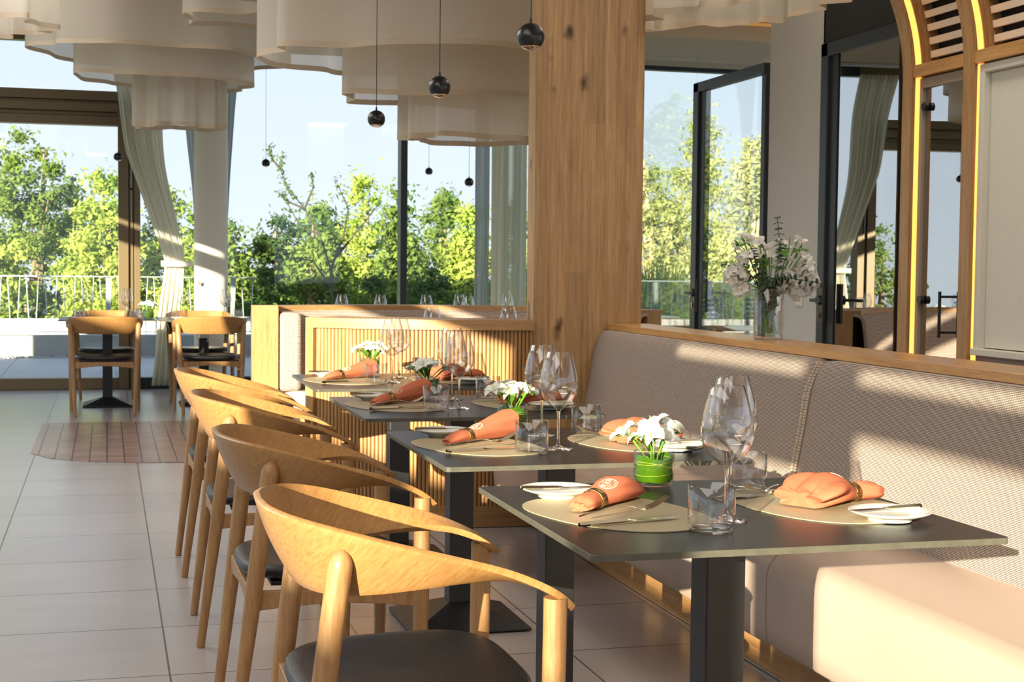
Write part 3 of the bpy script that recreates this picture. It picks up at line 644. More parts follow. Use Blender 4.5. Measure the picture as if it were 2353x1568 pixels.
def make_bouquet(seed, n=6, R=.055, size=.043):
    rnd = random.Random(seed); root = empty('flower_bunch')
    st = MB()
    for k in range(n):
        a = 2*PI*k/n+rnd.uniform(-.3, .3); rr = R*(0.45+.6*(k % 2)) if k else 0; c = (rr*math.cos(a), rr*math.sin(a), .098+rnd.uniform(0, .02)+(0.012 if k == 0 else 0))
        d = (rr*math.cos(a)*9+rnd.uniform(-.2,.2), rr*math.sin(a)*9+rnd.uniform(-.2,.2), .75); b = MB(); blossom(b, c, d, size, rnd, roll=rnd.uniform(0, 2))
        fb = b.build('blossom', m_petal, root, solid=.0005, angle=80)
        dn = Vector(d).normalized(); s = MB()
        for q in range(4):
            e = Vector(c)+dn*.028+Vector((rnd.uniform(-.006,.006), rnd.uniform(-.006,.006), 0)); s.tube([c, e], .0005, 4)
        s.build('stamen', m_vein, fb)
        st.tube([(rr*.3*math.cos(a+2), rr*.3*math.sin(a+2), .014), (rr*.4*math.cos(a), rr*.4*math.sin(a), .07), Vector(c)+Vector((0,0,.004))], [.0018,.0018,.0035], 6)
    st.build('stems', m_stem, root)
    lf = MB()
    for k in range(7):
        a = rnd.uniform(0, 2*PI); L = rnd.uniform(.05, .075); P = []
        for i in range(6):
            u = i/5; r = .02+L*u; z = .078+.035*math.sin(u*2.2); w_ = .011*math.sin(PI*(u*.9+.05)); P.append([(r*math.cos(a)-s*w_*math.sin(a), r*math.sin(a)+s*w_*math.cos(a), z+abs(s)*.003) for s in (-1,0,1)])
        lf.grid(P)
    lf.build('leaves', m_stem, root, solid=.0004, angle=80)
    return root
# napkin: rolled cloth pulled through a ring, local +x from tail to fan end
def make_napkin(seed, tab, folds, droop=0, logo=True):
    rnd = random.Random(seed); root = empty('napkin')
    nu, nv = 44, 72; ph = [rnd.uniform(0, 6.28) for _ in range(6)]
    crisp = tab is TAB_C
    def S(u, v, off=0):
        x, w_, h_, fa, zc = catmull(tab, u); a = v
        fold = 1+fa*(.55*math.sin(folds*a+ph[0]+u*3)+.45*math.sin((folds+3)*a+ph[1]-u*4)+.3*math.sin(2*a+ph[2]+u*6))
        if crisp: fold = 1+fa*(1.7*abs(math.sin(folds*a/2+ph[0]+u*2))-1.0+.5*math.sin(3*a+ph[1]-u*5)+.5*abs(math.sin(2.5*a+ph[4]+u*3)))
        y = w_*math.cos(a)*fold; z = zc+h_*.82*math.sin(a)*fold
        lift = 0
        z = max(.0006, z+h_*.80); xx = x+.012*math.sin(a*2+ph[3])*fa*6*(u-.5)
        p = Vector((xx, y, z))
        if off: p += Vector((0, math.cos(a), math.sin(a)))*off
        return p
    P = [[tuple(S(i/nu, 2*PI*j/nv)) for j in range(nv+1)] for i in range(nu+1)]
    b = MB(); b.grid(P)
    # pleated ends drawn inwards
    for e, u0, sg in ((0, 0, 1), (nu, 1, -1)):
        ring = P[e][:nv]; c = sum((Vector(p) for p in ring), Vector())/nv; inner = [tuple(Vector(p).lerp(c, .45+.25*math.sin(j*folds*2*PI/nv*1.0))+Vector((sg*.004,0,0))) for j, p in enumerate(ring)]
        b.add(ring+inner, [((j, (j+1) % nv, (j+1) % nv+nv, j+nv)) for j in range(nv)]); b.add(inner, [tuple(range(nv))])
    cl = b.build('cloth', m_napkin, root, angle=75)
    ur = tab[0][0]; uu = .30
    R_ = [[tuple(S(uu+du, 2*PI*j/40, .0022+.0)) for j in range(41)] for du in (-.028, .028)]
    MB().grid(R_).build('napkin_ring', m_brass, root, solid=.0016, angle=80)
    if logo:
        lg = MB(); 
        def stroke(pts, r=.00055):
            q = []
            for (a_, b_) in pts:
                q.append(S(.43+a_/.30, PI/2+.35-b_/.040, .0010))
            lg.tube(q, r, 5)
        rad = .021
        stroke([(rad*math.cos(t), rad*math.sin(t)) for t in [2*PI*k/30 for k in range(31)]])
        stroke([(.000, .015), (.000, -.006), (-.002, -.010), (-.006, -.011), (-.009, -.008)])                       # J
        stroke([(.007+.0045*math.cos(t), .006+.0055*math.sin(t)) for t in [2*PI*k/14 for k in range(15)]])            # O
        stroke([(.0145, .010), (.0115, .010), (.0115, .002), (.0145, .002)]); stroke([(.0115, .006), (.0138, .006)])  # E
        stroke([(-.012+.005*math.cos(t), .004+.006*math.sin(t)) for t in [.6+4.6*k/12 for k in range(13)]])
        stroke([(-.016, .011), (-.006, -.004)])
        for k in range(9):
            t = math.radians(200+k*17.5); stroke([(.0155*math.cos(t), .0155*math.sin(t)), (.0185*math.cos(t+.08), .0185*math.sin(t+.08))], .0005)
        lg.build('embroidered_monogram', m_thread, cl)
    return root
TAB_A = [(0,-.105,.020,.012,.10,0),(.1,-.092,.027,.018,.07,0),(.22,-.065,.025,.020,.04,0),(.30,-.045,.0225,.0205,.01,0),(.38,-.02,.028,.025,.02,0),(.52,.025,.036,.031,.05,0),(.68,.07,.037,.031,.07,0),(.84,.118,.030,.022,.08,0),(.94,.148,.018,.013,.08,0),(1,.162,.008,.006,.05,0)]
TAB_B = [(0,-.125,.014,.008,.08,0),(.12,-.10,.022,.015,.05,0),(.22,-.07,.024,.020,.03,0),(.30,-.045,.0225,.0205,.01,0),(.40,-.015,.0245,.024,.02,0),(.55,.03,.028,.030,.035,0),(.72,.08,.033,.038,.05,0),(.88,.125,.037,.044,.06,0),(1,.150,.039,.047,.07,0)]
TAB_C = [(0,-.125,.020,.014,.10,0),(.12,-.10,.029,.021,.06,0),(.22,-.07,.026,.023,.03,0),(.30,-.045,.0225,.0205,.01,0),(.40,-.018,.036,.029,.06,0),(.55,.02,.052,.036,.14,0),(.72,.055,.062,.036,.20,0),(.88,.085,.062,.030,.24,0),(1,.105,.056,.022,.26,0)]
def make_fork():
    b = MB(); n = 22; P = []
    tab = [(0,-.095,.0040,.0015),(.06,-.088,.0048,.003),(.3,-.045,.0036,.0085),(.55,.0,.0026,.0125),(.70,.028,.0030,.009),(.78,.045,.0085,.004),(.86,.058,.0105,.0042),(.90,.066,.0108,.0062)]
    for i in range(n+1):
        x, w_, z = catmull(tab, .9*i/n); P.append([(x, -w_, z), (x, -w_*.6, z+.0011), (x, w_*.6, z+.0011), (x, w_, z), (x, w_*.6, z-.0006), (x, -w_*.6, z-.0006), (x, -w_, z)])
    b.grid(P)
    for k in (-1.5, -.5, .5, 1.5):
        b.tube([(.063, k*.0058, .0058), (.080, k*.0056, .011), (.096, k*.0054, .0185), (.108, k*.0052, .025)], [.0017, .0015, .0013, .0005], 6)
    return b.build('fork', m_steel, angle=50)
def make_knife(L=.22, blade_up=False):
    b = MB(); h = L/2; P = []
    tab = [(0,-h,.0050,.0040),(.05,-h+.008,.0058,.0048),(.3,-h+.3*L,.0048,.0042),(.48,-h+.48*L,.0042,.0036),(.53,-h+.53*L,.0055,.0016),(.75,-h+.75*L,.0085,.0009),(.92,-h+.92*L,.0075,.0007),(1,h,.0010,.0004)]
    for i in range(31):
        x, w_, t = catmull(tab, i/30); P.append([(x, -w_, .005), (x, 0, .005+t), (x, w_, .005), (x, 0, .005-t*.9), (x, -w_, .005)])
    b.grid(P); return b.build('table_knife' if not blade_up else 'butter_knife', m_steel, angle=50)
PR = {}
def inst(key, fn, loc, rz, label, cat, group, rx=0, ry=0, sc_=None):
    if key not in PR: PR[key] = fn(); o = PR[key]
    else: o = copy_tree(PR[key])
    o.location = loc; o.rotation_euler = (rx, ry, rz)
    if sc_: o.scale = (sc_,)*3
    return tag(o, label, cat, group)
WHERE = ['nearest table', 'second table', 'third table', 'farthest table of the row']
def setting(i, side, cx, cy):
    """side 0: chair side (left), 1: banquette side (right)"""
    sgn = 1 if side == 0 else -1; rz0 = 0 if side == 0 else PI
    def W(dx, dy, z=0): return (cx+sgn*dx, cy+sgn*dy, TZ+z)
    sd = 'chair side' if side == 0 else 'banquette side'; wh = WHERE[i]; rnd = random.Random(i*7+side*3)
    jx, jy = rnd.uniform(-.006, .006), rnd.uniform(-.006, .006)
    inst('mat', make_mat, W(-.215+jx, -.004+jy, .0002), rz0, 'beige egg-shaped placemat on the %s of the %s' % (sd, wh), 'placemat', 'beige placemats')
    px, py = (-.268, .212) if i == 0 else (-.262, .232)
    if side == 1: px, py = (-.268, .190)
    inst('plate', make_plate, W(px, py, .0026), rz0, 'white side plate, %s of the %s' % (sd, wh), 'plate', 'white side plates')
    inst('bknife', lambda: make_knife(.165, True), W(px+.002, py-.012, .0182), rz0+math.radians(-4 if side == 0 else 8), 'butter knife across the side plate, %s of the %s' % (sd, wh), 'knife', 'butter knives')
    if side == 0 and i == 0: key, fn, rot, nx, ny = 'napA', (lambda: make_napkin(3, TAB_A, 5)), 44, -.215, .075
    elif side == 0: key, fn, rot, nx, ny = 'napB', (lambda: make_napkin(8, TAB_B, 4)), [0, 38, 40, 36][i], -.205, .085
    else: key, fn, rot, nx, ny = 'napC%d' % (i % 2), (lambda s=i: make_napkin(20+s, TAB_C, 6+s % 2)), [18, 24, 16, 22][i], -.258, -.015
    inst(key, fn, W(nx, ny, .0052), rz0+math.radians(rot), 'terracotta napkin in a brass ring, %s of the %s' % (sd, wh), 'napkin', 'terracotta napkins')
    a = math.radians(24 if side == 0 else 30)
    fx, fy = (-.237, -.092) if side == 0 else (-.178, -.108)
    inst('fork', make_fork, W(fx, fy, .0165), rz0+a-.12, 'silver fork resting on the knife, %s of the %s' % (sd, wh), 'fork', 'forks')
    inst('knife', make_knife, W(fx+.006, fy-.03, .0028), rz0+a-.30+.12, 'table knife on the placemat, %s of the %s' % (sd, wh), 'knife', 'table knives')
    tx, ty = (-.111, -.223) if side == 0 else (-.150, -.206)
    if i and side == 0: tx, ty = -.124, -.185
    inst('tumbler', make_tumbler, W(tx, ty, .0003), rz0, 'clear straight tumbler on the %s of the %s' % (sd, wh), 'tumbler', 'clear water tumblers')
    wx_, wy_ = (-.038, -.120) if side == 0 else (-.082, -.128)
    if i and side == 0: wx_, wy_ = -.028, -.102
    if i and side == 1: wx_, wy_ = -.02, -.215
    if i == 3: wx_, wy_ = (-.045, -.10) if side == 0 else (-.03, -.14)
    inst('wine', make_wine, W(wx_, wy_, .0003), rz0, 'empty stemmed wine glass on the %s of the %s' % (sd, wh), 'wine glass', 'wine glasses on the row of dark tables')
for i in range(4):
    cx, cy = TXL+TS/2, TY[i]+TS/2
    for s in (0, 1): setting(i, s, cx, cy)
    vx, vy = [(-.016, .324), (-.030, .345), (-.050, .30), (-.07, .29)][i]
    inst('vase', make_vase, (cx+vx, cy+vy, TZ+.0003), i*1.3, 'low glass vase wrapped inside with a green leaf, on the '+WHERE[i], 'vase', 'leaf-lined vases')
    inst('bq%d' % i, lambda s=i: make_bouquet(40+s, 7), (cx+vx, cy+vy, TZ+.0005), i*.8, 'bunch of white alstroemeria in the low vase on the '+WHERE[i], 'flowers', 'white flower bunches')
# window tables
for k, (x, y) in enumerate(((-.152, 13.1), (.165, 13.1), (.640, 13.12), (.995, 13.1))):
    inst('wine', make_wine, (x, y, TZ+.0003), 0, ['leftmost wine glass on the window tables, before the railing', 'wine glass before the bronze door jamb on the left window table', 'wine glass in front of the tied curtain on the window table', 'wine glass just right of the round column on the window table'][k], 'wine glass', 'wine glasses on the window tables')
for k, (x, y) in enumerate(((-.22, 13.15), (.235, 13.2), (.28, 13.0), (.555, 13.05), (1.10, 13.15))):
    inst('tumbler', make_tumbler, (x, y, TZ+.0003), 0, ['tumbler at the left end of the left window table', 'tumbler left of the flowers on the left window table', 'tumbler right beside the small vase on the left window table', 'tumbler on the window table in front of the curtain', 'tumbler at the right end of the window tables'][k], 'tumbler', 'tumblers on the window tables')
for k, (x, y) in enumerate(((-.25, 12.98), (.60, 12.95), (1.12, 13.0))):
    inst('plate', make_plate, (x, y, TZ+.0003), 0, ['dark-looking side plate at the left window table', 'side plate before the tied curtain on the window table', 'side plate at the right end of the window table'][k], 'plate', 'plates on the window tables')
inst('vase', make_vase, (.345, 13.1, TZ+.0003), .5, 'low leaf-lined vase on the left window table', 'vase', 'leaf-lined vases')
inst('bq0', None, (.345, 13.1, TZ+.0005), 2.0, 'bunch of white flowers on the left window table', 'flowers', 'white flower bunches')

# ================================================================== BOOTH TABLE AND GLASSES
rt = empty('round_table', (1.95, 7.98, 0)); tag(rt, 'small round table inside the booth, seen only through its glasses', 'table')
MB().lathe([(0, .73), (.44, .73), (.445, .737), (.44, .745), (0, .745)], 48).build('tabletop', m_top, rt, angle=30)
MB().box(-.04, .04, -.04, .04, .03, .73).build('post', m_metal, rt, smooth=False, bevel=.003)
MB().lathe([(0, .003), (.24, .003), (.24, .012), (.05, .03), (0, .03)], 32).build('base', m_metal, rt, angle=30)
for k, (x, y) in enumerate(((1.72, 7.98), (2.14, 7.93))):
    inst('wine', make_wine, (x, y, TZ+.0003), 0, ['left wine glass whose rim shows above the fluted partition', 'right wine glass whose rim shows above the fluted partition'][k], 'wine glass', 'wine glasses in the booth')
lt = empty('long_table', (2.4, 11.25, 0)); tag(lt, 'dark table behind the booth, hidden but for the glasses on it', 'table')
MB().box(-.85, .95, -.4, .4, .733, .745).build('tabletop', m_top, lt, smooth=False, bevel=.002)
for x in (-.5, .5): MB().box(x-.04, x+.04, -.04, .04, .03, .733).build('post', m_metal, lt, smooth=False)
for x in (-.5, .5): MB().box(x-.2, x+.2, -.2, .2, .003, .03).build('base', m_metal, lt, smooth=False)
gl = ['first from the left', 'second from the left', 'third from the left', 'fourth from the left', 'fifth from the left', 'nearest the oak column']
for k, px in enumerate((785, 874, 979, 1055, 1074, 1165)):
    y = [11.1, 11.1, 11.1, 11.5, 10.95, 11.5][k]; d_ = F*1+RR*((px-1176.5)/3420); x = d_.x/d_.y*y
    inst('wine', make_wine, (x, y, TZ+.0003), 0, 'wine glass rising above the curved booth back, '+gl[k], 'wine glass', 'wine glasses behind the booth')

# ================================================================== TALL VASE ON THE RAIL
tv = MB().lathe([(0, 0), (.051, 0), (.0545, .004), (.056, .02), (.0565, .190), (.0555, .192), (.0538, .190), (.0532, .02), (.050, .012), (0, .010)], 48).build('glass_vase', m_glass, angle=60)
tv.location = (2.435, 5.215, .9553); tag(tv, 'tall clear cylinder vase of flowers standing on the oak bench rail', 'vase')
wt = MB().lathe([(0, .0105), (.0525, .0125), (.0530, .060), (0, .060)], 32).build('water', thin_glass('water', (.93, .97, .93, 1), 1.33, .8, 0), tv, angle=60)
bq = empty('flower_arrangement', (2.435, 5.215, .956)); tag(bq, 'large loose arrangement of white blooms and eucalyptus in the tall vase', 'flowers')
rnd = random.Random(5)
def D(px, py, dy=0):   # point on a vertical plane through the vase for a picture position
    d = F*1+RR*((px-1176.5)/3420)-UU*((py-784)/3420); t = (5.215+dy)/d.y; p = Vector((0,0,H_CAM))+d*t; return p-Vector((2.435, 5.215, .956))
stm = MB(); 
def bloom_cluster(c, r, n, size, mat, name):
    b = MB()
    for k in range(n):
        d = Vector((rnd.gauss(0,1), rnd.gauss(0,1), rnd.gauss(0,1)+.2)).normalized(); blossom(b, c+d*r*rnd.uniform(.6, 1), d, size*rnd.uniform(.8, 1.1), rnd, 5, rnd.uniform(0, 3))
    return b.build(name, mat, bq, solid=.0005, angle=80)
small = [(1706,548,-.01),(1722,556,.02),(1688,575,0),(1745,560,.0),(1758,575,-.03),(1742,585,.02),(1768,590,.0),(1795,560,0),(1812,578,.02),(1832,555,0),(1842,562,.03),(1840,590,-.02),(1855,600,0),(1700,600,0),(1775,572,.02),(1720,590,-.04),(1810,600,-.03),(1790,615,.0)]
for (px, py, dy) in small:
    c = D(px, py, dy); b = MB(); blossom(b, c, (rnd.uniform(-.6,.6), rnd.uniform(-1.3,.0), .8), .036, rnd, 5, rnd.uniform(0, 3)); b.build('blossom', m_petal2, bq, solid=.0005, angle=80)
    stm.tube([(rnd.uniform(-.025,.025), rnd.uniform(-.025,.025), .02), Vector((c.x*.22, c.y*.22, .18)), c], [.0018,.0016,.0028], 6)
for (px, py, r, n) in ((1690,635,.035,26),(1705,665,.022,12),(1848,625,.038,30),(1835,660,.038,30),(1858,645,.034,22),(1805,640,.026,16),(1795,655,.018,8)):
    c = D(px, py); bloom_cluster(c, r, int(n*1.3), .031, m_petal2, 'bloom_head')
    stm.tube([(rnd.uniform(-.02,.02), rnd.uniform(-.02,.02), .02), Vector((c.x*.25, c.y*.25, .185)), c], .0022, 6)
stm.build('stems', m_stem, bq)
def euc(pts, n, size, name='eucalyptus_sprig'):
    b = MB(); st = MB(); st.tube(pts, .0012, 5); b.tube(pts, .0014, 5); pts = [Vector(p) for p in pts]
    for k in range(n):
        u = k/(n-1)*(len(pts)-1); i = min(int(u), len(pts)-2); c = pts[i].lerp(pts[i+1], u-i); t = (pts[i+1]-pts[i]).normalized(); sd = t.orthogonal().normalized(); sd.rotate(Matrix.Rotation(k*1.57, 3, t))
        for s in (-1, 1):
            sz = size*(1-.45*k/n); q = c+sd*s*sz*.55; nrm = (t*.8+sd*s*.3).normalized(); x_ = nrm.orthogonal().normalized(); y_ = nrm.cross(x_); sz = size*(1-.45*k/n)
            b.add([q]+[q+(x_*math.cos(a)+y_*math.sin(a))*sz*.62 for a in [2*PI*m_/10 for m_ in range(10)]], [(0, 1+m_, 1+(m_+1) % 10) for m_ in range(10)])
    o = b.build(name, m_euc, bq, solid=.0006); st.build('twig', m_stem, o)
euc([(0.005, 0, .10), D(1795, 600), D(1792, 560), D(1786, 500)], 15, .030)
euc([(0, -.01, .12), D(1780, 645, -.04), D(1820, 640, -.08), D(1890, 652, -.10)], 18, .029)
euc([(0, 0, .12), D(1735, 640), D(1700, 615), D(1658, 607)], 15, .017)
euc([(0, 0, .10), D(1752, 650, -.03), D(1735, 600, -.04), D(1728, 572, -.04)], 14, .032)
euc([(0, 0, .10), D(1772, 655, -.03), D(1760, 640, -.05), D(1750, 615, -.05)], 9, .024)
euc([(0, 0, .10), D(1790, 640, .02), D(1795, 620, .03), D(1790, 590, .03)], 9, .022)
euc([(.01, 0, .03), (-.015, .01, .09), (.02, -.015, .16), D(1770, 640, -.02)], 12, .017)
euc([(-.01, 0, .03), (.02, .01, .08), (-.02, .015, .15), D(1755, 650, .02)], 12, .016)
fo = MB()
for (px, py) in ((1715,560),(1700,565),(1712,620),(1728,640),(1708,605),(1748,598),(1765,610),(1800,585),(1830,580),(1795,570),(1842,575),(1815,560),(1738,630)):
    c = D(px, py, rnd.uniform(-.03,.03))
    for q in range(4):
        a = Vector((rnd.gauss(0,1), rnd.gauss(0,1), rnd.gauss(0,1))).normalized(); s_ = a.orthogonal().normalized()*.006; fo.add([c, c+a*.016+s_*1.6, c+a*.036, c+a*.016-s_*1.6], [(0,1,2,3)])
fo.build('foliage', m_stem, bq, solid=.0006)

# ================================================================== PENDANTS
def make_pendant(top):
    root = empty('pendant_lamp'); r = .0372; prof = []
    for k in range(0, 23):
        a = PI*k/30; prof.append((r*math.sin(a), r*math.cos(a)))
    prof.append((r*math.sin(PI*22.3/30)*.93, r*math.cos(PI*22.3/30)+.001))
    MB().lathe(prof, 40).build('sphere', m_black, root, angle=60)
    l = []; 
    for k in range(7): a = PI*(.74+.26*k/6); l.append((r*.97*math.sin(a), r*.97*math.cos(a)))
    lens = MB().lathe(l, 40).build('lens', thin_glass('crystal_lens', (1, .96, .88, 1), 1.6, 2.5, .25), root, angle=60)
    MB().lathe([(0, -.016), (.020, -.017), (.026, -.024), (.0225, -.024), (0, -.020)], 24).build('reflector', plain('brass_reflector', srgb(236, 190, 120), .2, 1), lens, angle=60)
    MB().tube([(0, 0, r-.002), (0, 0, r+.012)], .004, 8).build('cord_grip', m_black, root)
    MB().tube([(0, 0, r+.01), (0, 0, top)], .0017, 6).build('cord', m_black, root)
    return root
pl = [(1.095, 3.859, 1.834, 'nearest black ball pendant, in front of the oak column edge'), (1.079, 4.915, 1.820, 'black ball pendant between the oak column and the lowest-hanging near pendant'), (1.098, 6.236, 1.836, 'black ball pendant hanging lowest left of the window mullion, third from the camera'),
      (1.401, 13.711, 2.14, 'small black pendant right of the round column, before the sky'), (.097, 13.223, 2.124, 'small black pendant in front of the bronze door jamb'), (3.328, 15.649-1.2, 2.13, 'tiny black pendant just right of the dark mullion'), (2.85, 11.833, 1.905, 'small black pendant beside the right-hand curtain')]
for k, (x, y, z, l) in enumerate(pl):
    if k == 5: x, y, z = 3.072, 14.45, 1.22+(2.231-1.22)*14.45/15.649
    p = make_pendant(CZ-z-.003) ; p.location = (x, y, z); tag(p, l, 'pendant lamp', 'black ball pendants')

# ================================================================== FABRIC CLOUDS
def tier(mb, hem, cx, cy, rx, ry, z0, z1, seed, waves=9, amp=.05, hemh=.03, n=220, e=2.4, yslope=0):
    rnd = random.Random(seed); ph = [rnd.uniform(0, 6.28) for _ in range(5)]
    def pt(a, k=1):
        c, s = math.cos(a), math.sin(a); x = math.copysign(abs(c)**(2/e), c)*rx; y = math.copysign(abs(s)**(2/e), s)*ry
        f = 1+amp/max(rx, ry)*1.3*(math.sin(waves*a+ph[0])+.6*math.sin((waves*1.7//1)*a+ph[1])+.35*math.sin(3*a+ph[2]))*k
        return cx+x*f, cy+y*f
    A = [2*PI*i/n for i in range(n+1)]
    def drop(a): return .008*math.sin(4*a+ph[3])+yslope*math.cos(a)
    mb.grid([[(*pt(a, .75), z1), (*pt(a, .9), z0*.4+z1*.6), (*pt(a, 1), z0+hemh+drop(a))] for a in A])
    hem.grid([[(*pt(a, 1.003), z0+hemh+drop(a)), (*pt(a, 1.003), z0+drop(a))] for a in A])
def cloud(name_label, tiers, group='pleated fabric ceiling lights'):
    root = empty('fabric_lampshade', (0,0,0))
    for t in tiers:
        a, h = MB(), MB(); tier(a, h, *t[0], **t[1]); o = a.build('tier', m_shade, root, angle=75); h.build('hem', m_hem, o, angle=75)
    r = MB(); cx, cy = tiers[0][0][0], tiers[0][0][1]
    r.tube([(cx+.35*math.cos(q), cy+.25*math.sin(q), 3.28) for q in [2*PI*k/24 for k in range(25)]], .008, 6)
    for q in (0, 2.1, 4.2): r.tube([(cx+.35*math.cos(q), cy+.25*math.sin(q), 3.28), (cx+.35*math.cos(q), cy+.25*math.sin(q), CZ-.003)], .003, 5)
    r.build('hanging_ring', m_metal, root)
    return tag(root, name_label, 'lampshade', group)
cloud('large tiered cream fabric lampshade above the booth, left of the oak column', [((1.80, 8.1, .97, .68, 2.335, 3.3, 1), dict(waves=7, amp=.045)), ((2.02, 8.15, .76, .36, 2.135, 3.1, 2), dict(waves=6, amp=.03)), ((2.06, 8.12, .47, .24, 1.915, 2.9, 3), dict(waves=9, amp=.03))])
cloud('tiered cream fabric lampshade over the window tables, lowest tier before the tied curtain', [((.38, 11.15, .86, .64, 2.70, 3.32, 4), dict(waves=6, amp=.04, yslope=-.02)), ((.42, 11.2, .60, .45, 2.53, 3.2, 5), dict(waves=5, amp=.035, yslope=-.02)), ((.51, 11.2, .305, .18, 2.205, 3.0, 6), dict(waves=11, amp=.028))])
cloud('cream fabric lampshade at the top, between the two large tiered ones', [((.98, 9.75, .50, .35, 2.78, 3.3, 7), dict(waves=5, amp=.03)), ((1.02, 9.0, .26, .18, 2.79, 3.3, 8), dict(waves=7, amp=.02))])
cloud('cream fabric lampshade cut off in the top left corner', [((-.78, 9.4, .44, .40, 2.61, 3.3, 9), dict(waves=9, amp=.04))])
cloud('cream fabric lampshade at the top edge just right of the oak column', [((3.02, 6.80, .50, .44, 2.47, 3.3, 10), dict(waves=12, amp=.03, yslope=.07))])

# ================================================================== CURTAINS
def curtain(name, rows, folds, depth, y, mat, label, n=160, seed=0, par=None):
    rnd = random.Random(seed); P = []; ph = rnd.uniform(0, 6)
    zs = [r[0] for r in rows]; M_ = 40
    for i in range(M_+1):
        z = zs[0]+(zs[-1]-zs[0])*i/M_; x0, x1, dp = catmull([(-(r[0]), r[1], r[2], r[3]) for r in rows], -z)
        row = []
        for j in range(n+1):
            u = j/n; a = folds*2*PI*u+ph; row.append((x0+(x1-x0)*u+.008*math.sin(a*.5), y+depth*dp*(math.sin(a)+.35*math.sin(2.3*a+1+z)), z))
        P.append(row)
    b = MB(); b.grid(P); o = b.build(name, mat, par, solid=.0015, angle=80)
    if label: tag(o, label, 'curtain', 'linen curtains')
    return o
cu = curtain('curtain', [(3.30, -.02, .42, 1), (2.87, .09, .50, 1), (2.3, .17, .53, .9), (2.06, .25, .56, .8), (1.6, .41, .66, .5), (1.32, .51, .72, .32), (1.24, .535, .725, .25), (1.15, .53, .72, .3), (.7, .47, .67, .6), (.30, .44, .63, .8), (.05, .41, .63, 1)], 9, .045, 14.62, m_curtain, 'cream linen curtain tied back to the round column')
tb = MB(); tb.grid([[(x, 14.62-.075-.02*math.sin((x-.52)*12), z) for z in (1.19, 1.245)] for x in [.50+.30*k/12 for k in range(13)]])
tb.build('tieback', m_curtain, cu, solid=.004)
curtain('curtain', [(3.30, .70, .86, 1), (2.5, .735, .86, .8), (1.9, .80, .88, .5), (1.3, .83, .88, .3), (.05, .82, .90, .6)], 4, .03, 14.66, m_sheer, 'thin sheer curtain edge left of the round column', seed=2)
curtain('curtain', [(3.30, 1.02, 1.30, 1), (2.9, 1.06, 1.225, 1), (2.4, 1.08, 1.18, .8), (1.9, 1.09, 1.145, .5), (1.3, 1.08, 1.12, .3), (.05, 1.06, 1.12, .6)], 5, .03, 14.66, m_sheer, 'thin sheer curtain edge right of the round column', seed=3)
curtain('curtain', [(3.30, 3.76, 4.14, 1), (2.0, 3.76, 4.13, 1), (.05, 3.76, 4.13, 1)], 7, .045, 14.62, m_curtain, 'grey-white pleated curtain beside the oak column', seed=4)
curtain('curtain', [(3.30, 3.58, 3.745, 1), (2.0, 3.58, 3.745, 1), (.05, 3.58, 3.745, 1)], 3, .03, 14.66, m_sheer, 'sheer panel at the left edge of the right-hand curtain', seed=5)
trk = MB().box(-4.5, 4.2, 14.6, 14.68, CZ-.03, CZ-.003); struct(trk.build('trim_4', m_white, smooth=False))

# ================================================================== SIDE ROOM BEYOND THE GLASS
m_dish = plain('pale_laminate', srgb(206, 212, 204), .35)
r1 = empty('round_table', (4.72, 13.55, 0)); tag(r1, 'round table with pale top and thick oak edge just right of the oak column', 'table')
MB().lathe([(0, .755), (.62, .755), (.62, .758), (0, .758)], 64).build('tabletop', m_dish, r1, angle=30)
MB().lathe([(0, .70), (.60, .70), (.625, .70), (.625, .757), (.62, .7575)], 64).build('edge_band', m_oak_h, r1, angle=30)
MB().lathe([(0, .003), (.28, .003), (.26, .02), (.06, .05), (.05, .70), (0, .70)], 32).build('pedestal', m_metal, r1, angle=30)
r2 = empty('round_table', (5.75, 11.55, 0)); tag(r2, 'large round pale table behind the glass door', 'table')
MB().lathe([(0, .705), (.75, .705), (.755, .712), (.75, .72), (0, .72)], 64).build('tabletop', m_dish, r2, angle=30)
MB().lathe([(0, .003), (.30, .003), (.28, .02), (.06, .05), (.05, .705), (0, .705)], 32).build('pedestal', m_metal, r2, angle=30)
place_chair(4.75, 11.35, .3, 'oak and black chair back low behind the glass partition', 'chairs beyond the glass')
place_chair(5.35, 10.65, .9, 'oak armchair seen low behind the glass door', 'chairs beyond the glass')
inst('wine', make_wine, (4.68, 13.3, .7583), 0, 'wine glass on the round table beyond the glass partition', 'wine glass', None)

